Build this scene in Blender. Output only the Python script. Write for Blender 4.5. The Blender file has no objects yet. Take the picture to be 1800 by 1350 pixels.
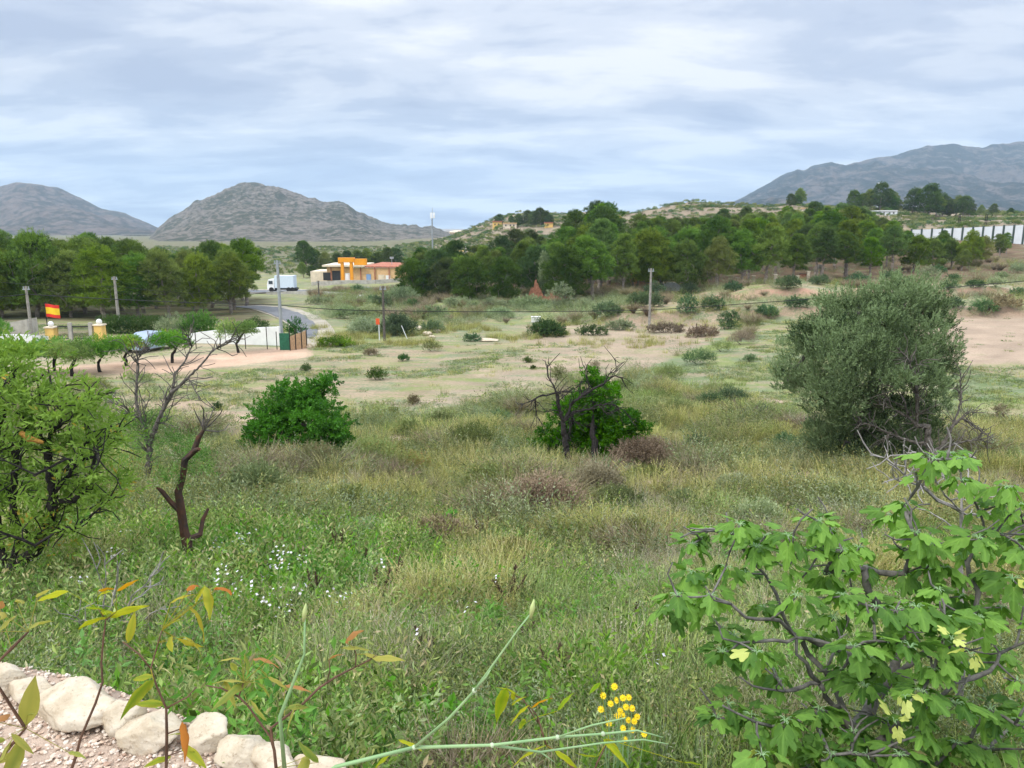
import bpy, math, random
import numpy as np
PI = math.pi
rng = np.random.default_rng(7)
random.seed(7)
scene = bpy.context.scene
# ------------------------------------------------------------------ camera, world, sun
PITCH = math.atan(275 / 1350)
CZ = 9.0
cam_d = bpy.data.cameras.new("camera"); cam = bpy.data.objects.new("camera", cam_d)
scene.collection.objects.link(cam); scene.camera = cam
cam_d.lens = 27; cam_d.sensor_width = 36; cam_d.clip_start = 0.05; cam_d.clip_end = 30000
cam.location = (0, 0, CZ); cam.rotation_euler = (PI / 2 - PITCH, 0, 0)
scene.render.engine = 'CYCLES'
cy = scene.cycles
cy.max_bounces = 6; cy.diffuse_bounces = 3; cy.glossy_bounces = 1; cy.transmission_bounces = 3
cy.volume_bounces = 1; cy.transparent_max_bounces = 6
cy.use_denoising = True
scene.view_settings.view_transform = 'Standard'; scene.view_settings.look = 'None'
scene.view_settings.exposure = 0.55; scene.view_settings.gamma = 1.0
scene.view_settings.use_curve_mapping = False
SUN_EL, SUN_AZ = math.radians(48), math.radians(-130)
world = bpy.data.worlds.new("World"); scene.world = world; world.use_nodes = True
nt = world.node_tree; nt.nodes.clear()
def N(nt, t, **k):
    n = nt.nodes.new(t)
    for a, b in k.items():
        if a.startswith('i_'):
            n.inputs[a[2:].replace('_', ' ')].default_value = b
        else: setattr(n, a, b)
    return n
def M(nt, op, a, b=None, c=None):
    n = nt.nodes.new('ShaderNodeMath'); n.operation = op
    for i, v in enumerate((a, b, c)):
        if v is None: continue
        if isinstance(v, (int, float)): n.inputs[i].default_value = v
        else: nt.links.new(v, n.inputs[i])
    return n.outputs[0]
def RAMP(nt, fac, stops, interp='LINEAR'):
    n = nt.nodes.new('ShaderNodeValToRGB'); cr = n.color_ramp; cr.interpolation = interp
    while len(cr.elements) < len(stops): cr.elements.new(0.5)
    for e, (p, c) in zip(cr.elements, stops):
        e.position = p; e.color = (c[0], c[1], c[2], 1) if not isinstance(c, (int, float)) else (c, c, c, 1)
    nt.links.new(fac, n.inputs[0]); return n.outputs[0]
def MIX(nt, fac, a, b, mode='MIX'):
    n = nt.nodes.new('ShaderNodeMix'); n.data_type = 'RGBA'; n.blend_type = mode
    for s, v in ((n.inputs[0], fac), (n.inputs[6], a), (n.inputs[7], b)):
        if isinstance(v, (int, float)): s.default_value = v
        elif isinstance(v, tuple): s.default_value = (v[0], v[1], v[2], 1)
        else: nt.links.new(v, s)
    return n.outputs[2]
sky = N(nt, 'ShaderNodeTexSky', sky_type='NISHITA', sun_disc=False, sun_elevation=SUN_EL, sun_rotation=SUN_AZ)
tc = N(nt, 'ShaderNodeTexCoord')
sep = N(nt, 'ShaderNodeSeparateXYZ'); nt.links.new(tc.outputs['Generated'], sep.inputs[0])
zz = M(nt, 'MAXIMUM', sep.outputs[2], 0.0)
den = M(nt, 'ADD', zz, 0.17)
cx = M(nt, 'DIVIDE', sep.outputs[0], den); cyy = M(nt, 'DIVIDE', sep.outputs[1], den)
cmb = N(nt, 'ShaderNodeCombineXYZ'); nt.links.new(cx, cmb.inputs[0]); nt.links.new(cyy, cmb.inputs[1])
mp = N(nt, 'ShaderNodeMapping'); mp.inputs['Scale'].default_value = (1.25, 2.1, 1); mp.inputs['Location'].default_value = (3.1, 1.7, 0)
nt.links.new(cmb.outputs[0], mp.inputs[0])
n1 = N(nt, 'ShaderNodeTexNoise', i_Scale=1.0, i_Detail=8.0, i_Roughness=0.56, i_Distortion=0.25)
nt.links.new(mp.outputs[0], n1.inputs['Vector'])
n2 = N(nt, 'ShaderNodeTexNoise', i_Scale=0.35, i_Detail=2.0, i_Roughness=0.5)
nt.links.new(mp.outputs[0], n2.inputs['Vector'])
cl = M(nt, 'ADD', M(nt, 'MULTIPLY', n1.outputs[0], 0.7), M(nt, 'MULTIPLY', n2.outputs[0], 0.3))
clc = RAMP(nt, cl, [(0.38, (3.25, 3.8, 4.95)), (0.45, (3.85, 4.4, 5.45)), (0.51, (4.9, 5.35, 6.15)), (0.59, (6.3, 6.55, 6.95))], 'EASE')
hor = RAMP(nt, zz, [(0.0, (0.80, 0.92, 1.0)), (0.08, (0.86, 0.93, 0.99)), (0.16, (1.0, 1.0, 1.0)), (0.26, (1.12, 1.10, 1.08)), (0.5, (2.2, 2.15, 2.05)), (1.0, (3.8, 3.7, 3.5))])
clo = MIX(nt, 1.0, clc, hor, 'MULTIPLY')
skc = MIX(nt, 0.94, sky.outputs[0], clo)
bg = N(nt, 'ShaderNodeBackground', i_Strength=0.1); nt.links.new(skc, bg.inputs[0])
wo = N(nt, 'ShaderNodeOutputWorld'); nt.links.new(bg.outputs[0], wo.inputs[0])
sun_d = bpy.data.lights.new("sun", 'SUN'); sun_d.energy = 1.5; sun_d.angle = math.radians(10); sun_d.color = (1.0, 0.95, 0.87)
sun = bpy.data.objects.new("sun", sun_d); scene.collection.objects.link(sun)
sun.rotation_euler = (PI / 2 - SUN_EL, 0, math.radians(-50))
sun.location = (0, 0, 60)

# ------------------------------------------------------------------ numpy noise, terrain
def _h(ix, iy, seed):
    n = (ix.astype(np.int64) * 374761393 + iy.astype(np.int64) * 668265263 + seed * 1442695041) & 0x7fffffff
    n = ((n ^ (n >> 13)) * 1274126177) & 0x7fffffff
    return ((n ^ (n >> 16)) & 0xffff) / 65535.0
def vnoise(x, y, seed=0):
    x = np.asarray(x, float); y = np.asarray(y, float)
    ix = np.floor(x); iy = np.floor(y); fx = x - ix; fy = y - iy
    fx = fx * fx * (3 - 2 * fx); fy = fy * fy * (3 - 2 * fy)
    a = _h(ix, iy, seed); b = _h(ix + 1, iy, seed); c = _h(ix, iy + 1, seed); d = _h(ix + 1, iy + 1, seed)
    return (a * (1 - fx) + b * fx) * (1 - fy) + (c * (1 - fx) + d * fx) * fy
def fbm(x, y, o=4, seed=0, r=0.5):
    s = 0; a = 1; t = 0
    for i in range(o):
        s = s + a * vnoise(x * 2 ** i + 17.3 * i, y * 2 ** i - 9.1 * i, seed + i); t += a; a *= r
    return s / t
def ridged(x, y, o=5, seed=0, r=0.5):
    s = 0; a = 1; t = 0
    for i in range(o):
        s = s + a * (1 - np.abs(2 * vnoise(x * 2 ** i + 7.3 * i, y * 2 ** i - 3.1 * i, seed + i) - 1)); t += a; a *= r
    return s / t
def sst(a, b, x):
    t = np.clip((x - a) / (b - a), 0, 1); return t * t * (3 - 2 * t)
def row_t(row): return np.tan(np.arctan((675 - np.asarray(row, float)) / 1350) - PITCH)
SC = np.array([-.7, -.35, -.1, .15, .4, .7])
YC = np.array([3, 5, 8, 12, 18, 26, 40, 58, 75, 95, 120, 150, 190, 240.])
ZT = np.array([
    [-3.0, -3.55, -4.45, -5.4, -6.4, -7.3, -8.3, -8.9, -9.2, -9.4, -9.8, -10.5, -12, -13],
    [-3.0, -3.6, -4.6, -5.5, -6.5, -7.5, -8.5, -9.0, -9.4, -9.9, -11.0, -12.4, -13.6, -14],
    [-3.0, -3.6, -4.6, -5.6, -6.6, -7.6, -8.6, -9.0, -9.3, -9.7, -10.2, -11.8, -13.0, -13],
    [-3.0, -3.6, -4.6, -5.6, -6.6, -7.6, -8.6, -8.95, -9.1, -9.2, -9.0, -7.8, -5.0, -3],
    [-3.0, -3.6, -4.6, -5.6, -6.6, -7.6, -8.5, -8.7, -8.5, -8.2, -7.9, -6.6, -4.2, -0.8],
    [-3.0, -3.6, -4.6, -5.6, -6.6, -7.6, -8.4, -8.5, -8.4, -8.1, -7.6, -6.0, -3.6, 0.5]])
RU = np.array([-2000, 500, 640, 700, 760, 800, 850, 880, 960, 1010, 1080, 1130, 1200, 1300, 1400, 1500, 1600, 1700, 1800, 2100, 4000])
RR = np.array([437, 437, 437, 434, 427, 417, 399, 385, 378, 372, 378, 372, 363, 360, 357, 368, 372, 372, 376, 385, 385])
def u_of_s(s): return 900 + 1350 * s / 0.985
LA = np.array([-2.72, 3.7]); LB = np.array([-0.75, 2.97])
LD = (LB - LA) / np.linalg.norm(LB - LA); LN = np.array([-LD[1], LD[0]])
if LN[1] < 0: LN = -LN
def edge_d(x, y): return (x - LA[0]) * LN[0] + (y - LA[1]) * LN[1] - 0.08 * np.sin(x * 2.1)
def T(x, y, detail=True):
    x = np.asarray(x, float); y = np.asarray(y, float)
    yy = np.maximum(y, 3.0); s = np.clip(x / yy, -1.2, 1.2)
    ly = np.log(yy); lyc = np.log(YC)
    cols = np.stack([np.interp(ly, lyc, r) for r in ZT])
    sc = np.clip(s, SC[0], SC[-1]); k = np.clip(np.searchsorted(SC, sc) - 1, 0, len(SC) - 2)
    f = (sc - SC[k]) / (SC[k + 1] - SC[k]); f = f * f * (3 - 2 * f)
    z = np.take_along_axis(cols, k[None], 0)[0] * (1 - f) + np.take_along_axis(cols, (k + 1)[None], 0)[0] * f
    # ridge of the far low hills
    u = u_of_s(s); yr = np.interp(u, [700, 900, 1150, 1400], [500, 470, 430, 360])
    zr = yr * row_t(np.interp(u, RU, RR))
    g = sst(0, 1, (yy - 240) / (yr - 240)) * 0.5 + 0.5 * np.clip((yy - 240) / (yr - 240), 0, 1)
    z = np.where(yy > 240, z + (zr - z) * g, z)
    back = np.clip((yy - yr) / 900, 0, 1)
    z = np.where(yy > yr, zr + (-16 - zr) * sst(0, 1, back), z)
    if detail:
        hill = sst(230, 330, yy)
        z = z + hill * (fbm(x / 45, y / 45, 4, 3) - .5) * 9 * sst(.0, .12, s + .12)
        tt = z / 2.2; fr = tt - np.floor(tt)
        z = z + hill * sst(-.05, .05, s) * (np.floor(tt) + sst(.55, .9, fr) - tt) * 1.3
        # scrubby banks of the ravine and terraces
        b1 = sst(.09, .14, s) ; w = 2.2 * (fbm(x / 9, y * 0 + 3, 3, 5) - .5)
        z = z + b1 * (1.0 * sst(72.5, 73.6, y + w) - 1.0 * sst(73.6, 95, y)) * (1 - sst(400, 500, yy))
        b2 = sst(.22, .27, s)
        z = z + b2 * (0.8 * sst(93, 94, y + w * 1.4) - 0.8 * sst(94, 118, y))
        n = (fbm(x / 3.1, y / 3.1, 4, 11) - .5) * 0.55 * sst(4, 9, yy) * (1 - .75 * sst(36, 42, yy) * (1 - sst(72, 80, yy)))
        mid = sst(74, 84, yy) * (1 - sst(180, 220, yy)) * sst(-.24, -.18, s)
        n = n + mid * (fbm(x / 8, y / 8, 3, 21) - .5) * 1.5
        z = z + n * (1 - sst(.0, .01, -s - .30) * sst(60, 70, yy)) * (1 - track_w(x, y))
    d = edge_d(x, y)
    e = sst(-0.02, 0.42, d)
    return CZ + (-2.3) * (1 - e) + z * e
def track_w(x, y):
    return sst(44, 47, y) * (1 - sst(68, 72, y)) * sst(.25, .29, -x / np.maximum(y, 3))
def ray(u, v):
    a, b = (u - 900) / 1350, (675 - v) / 1350
    return np.array([a, math.cos(PITCH) + b * math.sin(PITCH), -math.sin(PITCH) + b * math.cos(PITCH)])
def P(u, v, y):
    d = ray(u, v); return np.array([0, 0, CZ]) + d * (y / d[1])
def hit(u, v, y0=2.2, y1=1500):
    d = ray(u, v); ys = np.exp(np.linspace(math.log(y0), math.log(y1), 1400))
    X = d[0] / d[1] * ys; Z = CZ + d[2] / d[1] * ys
    below = Z < T(X, ys)
    if not below.any(): i = len(ys) - 1
    else: i = int(np.argmax(below))
    return np.array([X[i], ys[i], float(T(X[i:i + 1], ys[i:i + 1])[0])])
def at(u, y):
    """ground point seen in column u at distance y"""
    x = 0.0
    for _ in range(4):
        z = float(T(np.array([x]), np.array([y]))[0]) - CZ
        x = (u - 900) / 1350 * (y * math.cos(PITCH) - z * math.sin(PITCH))
    return np.array([x, y, float(T(np.array([x]), np.array([y]))[0])])
def proj(x, y, z):
    dp = y * math.cos(PITCH) - (z - CZ) * math.sin(PITCH); dp = np.where(dp > 0.05, dp, 0.05)
    return 900 + 1350 * x / dp, 675 - 1350 * (y * math.sin(PITCH) + (z - CZ) * math.cos(PITCH)) / dp

# ------------------------------------------------------------------ materials
MATS = {}
def mat(name):
    m = bpy.data.materials.new(name); m.use_nodes = True; t = m.node_tree; t.nodes.clear()
    o = t.nodes.new('ShaderNodeOutputMaterial'); MATS[name] = m
    return m, t, o
def solid(name, col, rough=0.7, var=0.12, scale=6.0, bump=0.0, metal=0.0, col2=None, spec=0.3, rnd=0.0):
    m, t, o = mat(name)
    b = N(t, 'ShaderNodeBsdfPrincipled', i_Roughness=rough, i_Metallic=metal); b.inputs['Specular IOR Level'].default_value = spec
    tc = N(t, 'ShaderNodeTexCoord'); n = N(t, 'ShaderNodeTexNoise', i_Scale=scale, i_Detail=6.0, i_Roughness=0.65)
    t.links.new(tc.outputs['Object'], n.inputs['Vector'])
    c2 = col2 or tuple(c * (1 - 2.2 * var) for c in col)
    f = RAMP(t, n.outputs[0], [(0.35, 0.0), (0.65, 1.0)])
    c = MIX(t, f, tuple(min(1, x * (1 + var)) for x in col), c2)
    if rnd:
        oi = N(t, 'ShaderNodeObjectInfo'); v = M(t, 'ADD', M(t, 'MULTIPLY', oi.outputs['Random'], 2 * rnd), 1 - rnd)
        hs = N(t, 'ShaderNodeHueSaturation'); t.links.new(v, hs.inputs['Value']); t.links.new(c, hs.inputs['Color']); c = hs.outputs[0]
    t.links.new(c, b.inputs['Base Color'])
    if bump:
        bp = N(t, 'ShaderNodeBump', i_Strength=bump); t.links.new(n.outputs[0], bp.inputs['Height']); t.links.new(bp.outputs[0], b.inputs['Normal'])
    t.links.new(b.outputs[0], o.inputs[0]); return m
def leafm(name, c1, c2, c3=None, tr=0.3, rough=0.6, rnd=0.15, spec=0.1):
    """foliage: colour varies with the leaf's own 'tint' and with the plant"""
    m, t, o = mat(name)
    a = N(t, 'ShaderNodeAttribute', attribute_name='tint')
    st = [(0.0, c1), (0.75, c2)] + ([(0.97, c2), (1.0, c3)] if c3 else [])
    c = RAMP(t, a.outputs['Fac'], st)
    oi = N(t, 'ShaderNodeObjectInfo'); r = oi.outputs['Random']
    hs = N(t, 'ShaderNodeHueSaturation')
    t.links.new(M(t, 'ADD', M(t, 'MULTIPLY', r, 2 * rnd), 1 - rnd), hs.inputs['Value'])
    t.links.new(M(t, 'ADD', M(t, 'MULTIPLY', M(t, 'FRACT', M(t, 'MULTIPLY', r, 7.31)), 0.05), 0.475), hs.inputs['Hue'])
    t.links.new(M(t, 'ADD', M(t, 'MULTIPLY', M(t, 'FRACT', M(t, 'MULTIPLY', r, 3.77)), 0.3), 0.85), hs.inputs['Saturation'])
    t.links.new(c, hs.inputs['Color']); c = hs.outputs[0]
    b = N(t, 'ShaderNodeBsdfPrincipled', i_Roughness=rough); b.inputs['Specular IOR Level'].default_value = spec
    t.links.new(c, b.inputs['Base Color'])
    tl = N(t, 'ShaderNodeBsdfTranslucent'); t.links.new(MIX(t, 1.0, c, (1.25, 1.3, 0.7), 'MULTIPLY'), tl.inputs[0])
    mx = N(t, 'ShaderNodeMixShader'); mx.inputs[0].default_value = tr
    t.links.new(b.outputs[0], mx.inputs[1]); t.links.new(tl.outputs[0], mx.inputs[2]); t.links.new(mx.outputs[0], o.inputs[0])
    return m
bark = solid('bark', (0.13, 0.115, 0.10), 0.9, 0.25, 14, 0.6)
bark_dark = solid('bark_dark', (0.035, 0.03, 0.028), 0.95, 0.3, 16, 0.7)
bark_grey = solid('bark_grey', (0.30, 0.28, 0.26), 0.9, 0.2, 20, 0.5)
bark_fig = solid('bark_fig', (0.155, 0.145, 0.13), 0.9, 0.22, 22, 0.5)
bark_pine = solid('bark_pine', (0.27, 0.23, 0.20), 0.95, 0.2, 3, 0.5)
bark_burnt = solid('bark_burnt', (0.035, 0.03, 0.028), 0.95, 0.2, 7, 0.9, col2=(0.11, 0.05, 0.03))
twig_red = solid('twig_red', (0.15, 0.085, 0.055), 0.8, 0.2, 12)
L_pine = leafm('pine_needles', (0.036, 0.078, 0.015), (0.165, 0.25, 0.04), None, 0.25, rnd=0.22)
L_pined = leafm('pine_needles_dark', (0.024, 0.055, 0.015), (0.095, 0.155, 0.033), None, 0.2, rnd=0.2)
L_pinel = leafm('pine_needles_light', (0.10, 0.15, 0.035), (0.2, 0.25, 0.05), None, 0.25, rnd=0.15)
L_olive = leafm('olive_leaves', (0.020, 0.042, 0.015), (0.20, 0.28, 0.145), None, 0.15, rnd=0.1)
L_mastic = leafm('mastic_leaves', (0.04, 0.085, 0.038), (0.13, 0.21, 0.095), None, 0.15, rnd=0.2)
L_citrus = leafm('citrus_leaves', (0.026, 0.075, 0.008), (0.115, 0.245, 0.022), (0.18, 0.29, 0.04), 0.3, 0.45, rnd=0.08, spec=0.22)
L_almond = leafm('almond_leaves', (0.07, 0.165, 0.03), (0.21, 0.37, 0.08), (0.5, 0.4, 0.08), 0.35, rnd=0.1)
L_fig = leafm('fig_leaves', (0.04, 0.145, 0.014), (0.205, 0.45, 0.04), None, 0.42, 0.5, rnd=0.05, spec=0.15)
L_figy = leafm('fig_leaves_yellow', (0.55, 0.55, 0.12), (0.65, 0.65, 0.2), None, 0.35, rnd=0.05)
L_sapl = leafm('sapling_leaves', (0.13, 0.24, 0.035), (0.38, 0.37, 0.06), (0.40, 0.20, 0.05), 0.42, rnd=0.05)
L_hedge = leafm('hedge_leaves', (0.025, 0.08, 0.018), (0.06, 0.14, 0.03), None, 0.2)
L_grey = leafm('scrub_leaves', (0.09, 0.12, 0.045), (0.25, 0.28, 0.11), (0.32, 0.25, 0.12), 0.25, rnd=0.25)
L_brown = leafm('dry_twigs', (0.13, 0.10, 0.065), (0.32, 0.27, 0.18), None, 0.1, rnd=0.2)
G_green = leafm('grass_green', (0.055, 0.11, 0.022), (0.31, 0.38, 0.14), (0.5, 0.43, 0.25), 0.28, rnd=0.38)
G_yel = leafm('grass_yellow', (0.12, 0.14, 0.04), (0.45, 0.43, 0.18), (0.56, 0.48, 0.3), 0.28, rnd=0.34)
G_straw = leafm('grass_straw', (0.30, 0.26, 0.18), (0.52, 0.46, 0.36), None, 0.3, rnd=0.2)
G_weed = leafm('weed_leaves', (0.09, 0.20, 0.035), (0.20, 0.36, 0.07), None, 0.35, rnd=0.15)
G_grey = leafm('wormwood', (0.12, 0.165, 0.09), (0.33, 0.38, 0.23), None, 0.25, rnd=0.15)
W_petal = solid('white_petal', (0.66, 0.64, 0.68), 0.6, 0.03)
Y_petal = solid('yellow_petal', (0.85, 0.62, 0.02), 0.6, 0.05)
stem_green = solid('stem_green', (0.17, 0.30, 0.13), 0.5, 0.12, 10, 0.1, col2=(0.28, 0.42, 0.2))
dead_stalk = solid('dead_stalk', (0.12, 0.075, 0.05), 0.9, 0.2, 20)
concrete = solid('concrete', (0.42, 0.40, 0.36), 0.9, 0.12, 1.5, 0.2)
pole_conc = solid('pole_concrete', (0.30, 0.28, 0.25), 0.9, 0.15, 4, 0.2)
white_wall = solid('white_wall', (0.78, 0.79, 0.78), 0.8, 0.05, 1.2)
steel = solid('galvanised_steel', (0.42, 0.45, 0.48), 0.45, 0.08, 3, metal=0.6)
asphalt = solid('asphalt', (0.16, 0.165, 0.175), 0.9, 0.1, 2, 0.1)
dirt_track = solid('dirt_track', (0.55, 0.42, 0.32), 0.95, 0.1, 0.6, 0.2)
verge = solid('verge', (0.38, 0.34, 0.27), 0.95, 0.12, 0.6)
ochre = solid('ochre_render', (0.68, 0.45, 0.24), 0.9, 0.08, 1.5)
ochre_y = solid('yellow_render', (0.75, 0.50, 0.16), 0.85, 0.06, 2)
cream = solid('cream_render', (0.72, 0.62, 0.48), 0.9, 0.08, 1)
brick = solid('red_brick', (0.42, 0.19, 0.12), 0.9, 0.2, 3, 0.2)
tile = solid('roof_tile', (0.42, 0.16, 0.10), 0.85, 0.15, 2)
orange = solid('orange_paint', (0.85, 0.34, 0.02), 0.5, 0.06, 1)
white_p = solid('white_paint', (0.82, 0.84, 0.86), 0.5, 0.03, 2)
blue_p = solid('blue_paint', (0.22, 0.36, 0.62), 0.55, 0.06, 2)
dark = solid('dark_opening', (0.03, 0.032, 0.035), 0.6, 0.1)
rubber = solid('rubber', (0.02, 0.02, 0.02), 0.8, 0.1)
glass = solid('window_glass', (0.05, 0.07, 0.09), 0.1, 0.1, spec=0.8)
iron = solid('wrought_iron', (0.025, 0.025, 0.028), 0.6, 0.1)
cable_m = solid('cable_sheath', (0.02, 0.02, 0.022), 0.7, 0.1)
net_green = solid('netting', (0.03, 0.14, 0.08), 0.9, 0.15)
reed = solid('reed_screen', (0.60, 0.42, 0.26), 0.9, 0.12, 8)
red_p = solid('flag_red', (0.7, 0.04, 0.03), 0.7, 0.05)
yel_p = solid('flag_yellow', (0.9, 0.6, 0.03), 0.7, 0.05)
sign_o = solid('sign_orange', (0.8, 0.12, 0.04), 0.6, 0.05)
barrier_m = solid('barrier_panel', (0.66, 0.70, 0.74), 0.6, 0.04, 0.6)
barrier_p = solid('barrier_post', (0.06, 0.09, 0.08), 0.6, 0.1)
globe_m = solid('lamp_globe', (0.8, 0.8, 0.8), 0.3, 0.02)
earth_red = solid('red_earth', (0.55, 0.27, 0.17), 0.95, 0.15, 0.8, 0.4)
def stone_mat():
    m, t, o = mat('limestone')
    b = N(t, 'ShaderNodeBsdfPrincipled', i_Roughness=0.9); b.inputs['Specular IOR Level'].default_value = 0.2
    tc = N(t, 'ShaderNodeTexCoord')
    n = N(t, 'ShaderNodeTexNoise', i_Scale=5.0, i_Detail=8.0, i_Roughness=0.65); t.links.new(tc.outputs['Object'], n.inputs['Vector'])
    n2_ = N(t, 'ShaderNodeTexNoise', i_Scale=42.0, i_Detail=5.0, i_Roughness=0.7); t.links.new(tc.outputs['Object'], n2_.inputs['Vector'])
    c = RAMP(t, n.outputs[0], [(0.3, (0.34, 0.26, 0.17)), (0.46, (0.52, 0.44, 0.32)), (0.58, (0.60, 0.53, 0.42)), (0.72, (0.47, 0.34, 0.21))])
    c = MIX(t, M(t, 'MULTIPLY', n2_.outputs[0], 0.35), c, (0.45, 0.38, 0.3))
    c = MIX(t, RAMP(t, n2_.outputs[0], [(0.56, 0.0), (0.68, 0.75)]), c, (0.27, 0.2, 0.13))
    t.links.new(c, b.inputs['Base Color'])
    bp = N(t, 'ShaderNodeBump', i_Strength=0.7, i_Distance=0.015)
    t.links.new(M(t, 'ADD', n.outputs[0], M(t, 'MULTIPLY', n2_.outputs[0], 0.5)), bp.inputs['Height']); t.links.new(bp.outputs[0], b.inputs['Normal'])
    t.links.new(b.outputs[0], o.inputs[0]); return m
limestone = stone_mat()
def pebble_mat():
    m, t, o = mat('pebbles')
    oi = N(t, 'ShaderNodeObjectInfo')
    c = RAMP(t, oi.outputs['Random'], [(0.0, (0.52, 0.37, 0.27)), (0.3, (0.58, 0.47, 0.37)), (0.55, (0.68, 0.62, 0.54)), (0.8, (0.38, 0.25, 0.18)), (1.0, (0.6, 0.5, 0.4))])
    b = N(t, 'ShaderNodeBsdfPrincipled', i_Roughness=0.85); t.links.new(c, b.inputs['Base Color']); t.links.new(b.outputs[0], o.inputs[0]); return m
pebble = pebble_mat()
def ground_mat():
    m, t, o = mat('ground')
    b = N(t, 'ShaderNodeBsdfPrincipled', i_Roughness=0.97); b.inputs['Specular IOR Level'].default_value = 0.1
    col = N(t, 'ShaderNodeAttribute', attribute_name='soil'); veg = N(t, 'ShaderNodeAttribute', attribute_name='veg')
    tc = N(t, 'ShaderNodeTexCoord')
    mp = N(t, 'ShaderNodeMapping'); mp.inputs['Rotation'].default_value = (0, 0, math.radians(-38)); mp.inputs['Scale'].default_value = (0.33, 1.25, 1)
    t.links.new(tc.outputs['Object'], mp.inputs[0])
    a = N(t, 'ShaderNodeTexNoise', i_Scale=0.62, i_Detail=9.0, i_Roughness=0.68); t.links.new(mp.outputs[0], a.inputs['Vector'])
    f = N(t, 'ShaderNodeTexNoise', i_Scale=5.5, i_Detail=6.0, i_Roughness=0.7); t.links.new(tc.outputs['Object'], f.inputs['Vector'])
    k = N(t, 'ShaderNodeTexNoise', i_Scale=0.16, i_Detail=4.0, i_Roughness=0.6); t.links.new(tc.outputs['Object'], k.inputs['Vector'])
    mk = M(t, 'ADD', M(t, 'MULTIPLY', a.outputs[0], 0.6), M(t, 'MULTIPLY', f.outputs[0], 0.4))
    mk = M(t, 'ADD', mk, M(t, 'MULTIPLY', M(t, 'SUBTRACT', veg.outputs['Fac'], 0.5), 0.55))
    mk = RAMP(t, mk, [(0.44, 0.0), (0.58, 1.0)])
    gc = RAMP(t, k.outputs[0], [(0.36, (0.17, 0.235, 0.105)), (0.46, (0.23, 0.28, 0.17)), (0.54, (0.25, 0.31, 0.10)), (0.64, (0.33, 0.34, 0.16))])
    gc = MIX(t, M(t, 'MULTIPLY', f.outputs[0], 0.8), gc, (0.12, 0.135, 0.06))
    sc = MIX(t, RAMP(t, f.outputs[0], [(0.4, 0.0), (0.72, 0.55)]), col.outputs['Color'], MIX(t, 1.0, col.outputs['Color'], (0.62, 0.58, 0.55), 'MULTIPLY'))
    sc = MIX(t, RAMP(t, a.outputs[0], [(0.5, 0.0), (0.7, 0.4)]), sc, MIX(t, 1.0, col.outputs['Color'], (1.25, 1.25, 1.3), 'MULTIPLY'))
    c = MIX(t, mk, sc, gc); t.links.new(c, b.inputs['Base Color'])
    bp = N(t, 'ShaderNodeBump', i_Strength=0.6, i_Distance=0.15); t.links.new(M(t, 'ADD', f.outputs[0], a.outputs[0]), bp.inputs['Height']); t.links.new(bp.outputs[0], b.inputs['Normal'])
    t.links.new(b.outputs[0], o.inputs[0]); return m
def mountain_mat(name, rock, scrub, sc, thr, strata):
    m, t, o = mat(name)
    b = N(t, 'ShaderNodeBsdfPrincipled', i_Roughness=1.0); b.inputs['Specular IOR Level'].default_value = 0.05
    tc = N(t, 'ShaderNodeTexCoord')
    mp = N(t, 'ShaderNodeMapping'); mp.inputs['Scale'].default_value = (1, 0.6, strata); t.links.new(tc.outputs['Object'], mp.inputs[0])
    a = N(t, 'ShaderNodeTexNoise', i_Scale=sc, i_Detail=8.0, i_Roughness=0.75, i_Distortion=0.3); t.links.new(mp.outputs[0], a.inputs['Vector'])
    k = N(t, 'ShaderNodeTexNoise', i_Scale=sc * 0.13, i_Detail=4.0, i_Roughness=0.6); t.links.new(tc.outputs['Object'], k.inputs['Vector'])
    v = M(t, 'ADD', a.outputs[0], M(t, 'MULTIPLY', M(t, 'SUBTRACT', k.outputs[0], 0.5), 0.45))
    f = RAMP(t, v, [(thr - 0.05, 1.0), (thr + 0.05, 0.0)])
    rk = MIX(t, RAMP(t, a.outputs[0], [(0.5, 0.0), (0.7, 1.0)]), rock, tuple(min(1, x * 1.5) for x in rock))
    t.links.new(MIX(t, f, rk, scrub), b.inputs['Base Color'])
    bp = N(t, 'ShaderNodeBump', i_Strength=1.0, i_Distance=1.0 / sc * 0.35); t.links.new(v, bp.inputs['Height']); t.links.new(bp.outputs[0], b.inputs['Normal'])
    t.links.new(b.outputs[0], o.inputs[0]); return m

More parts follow.
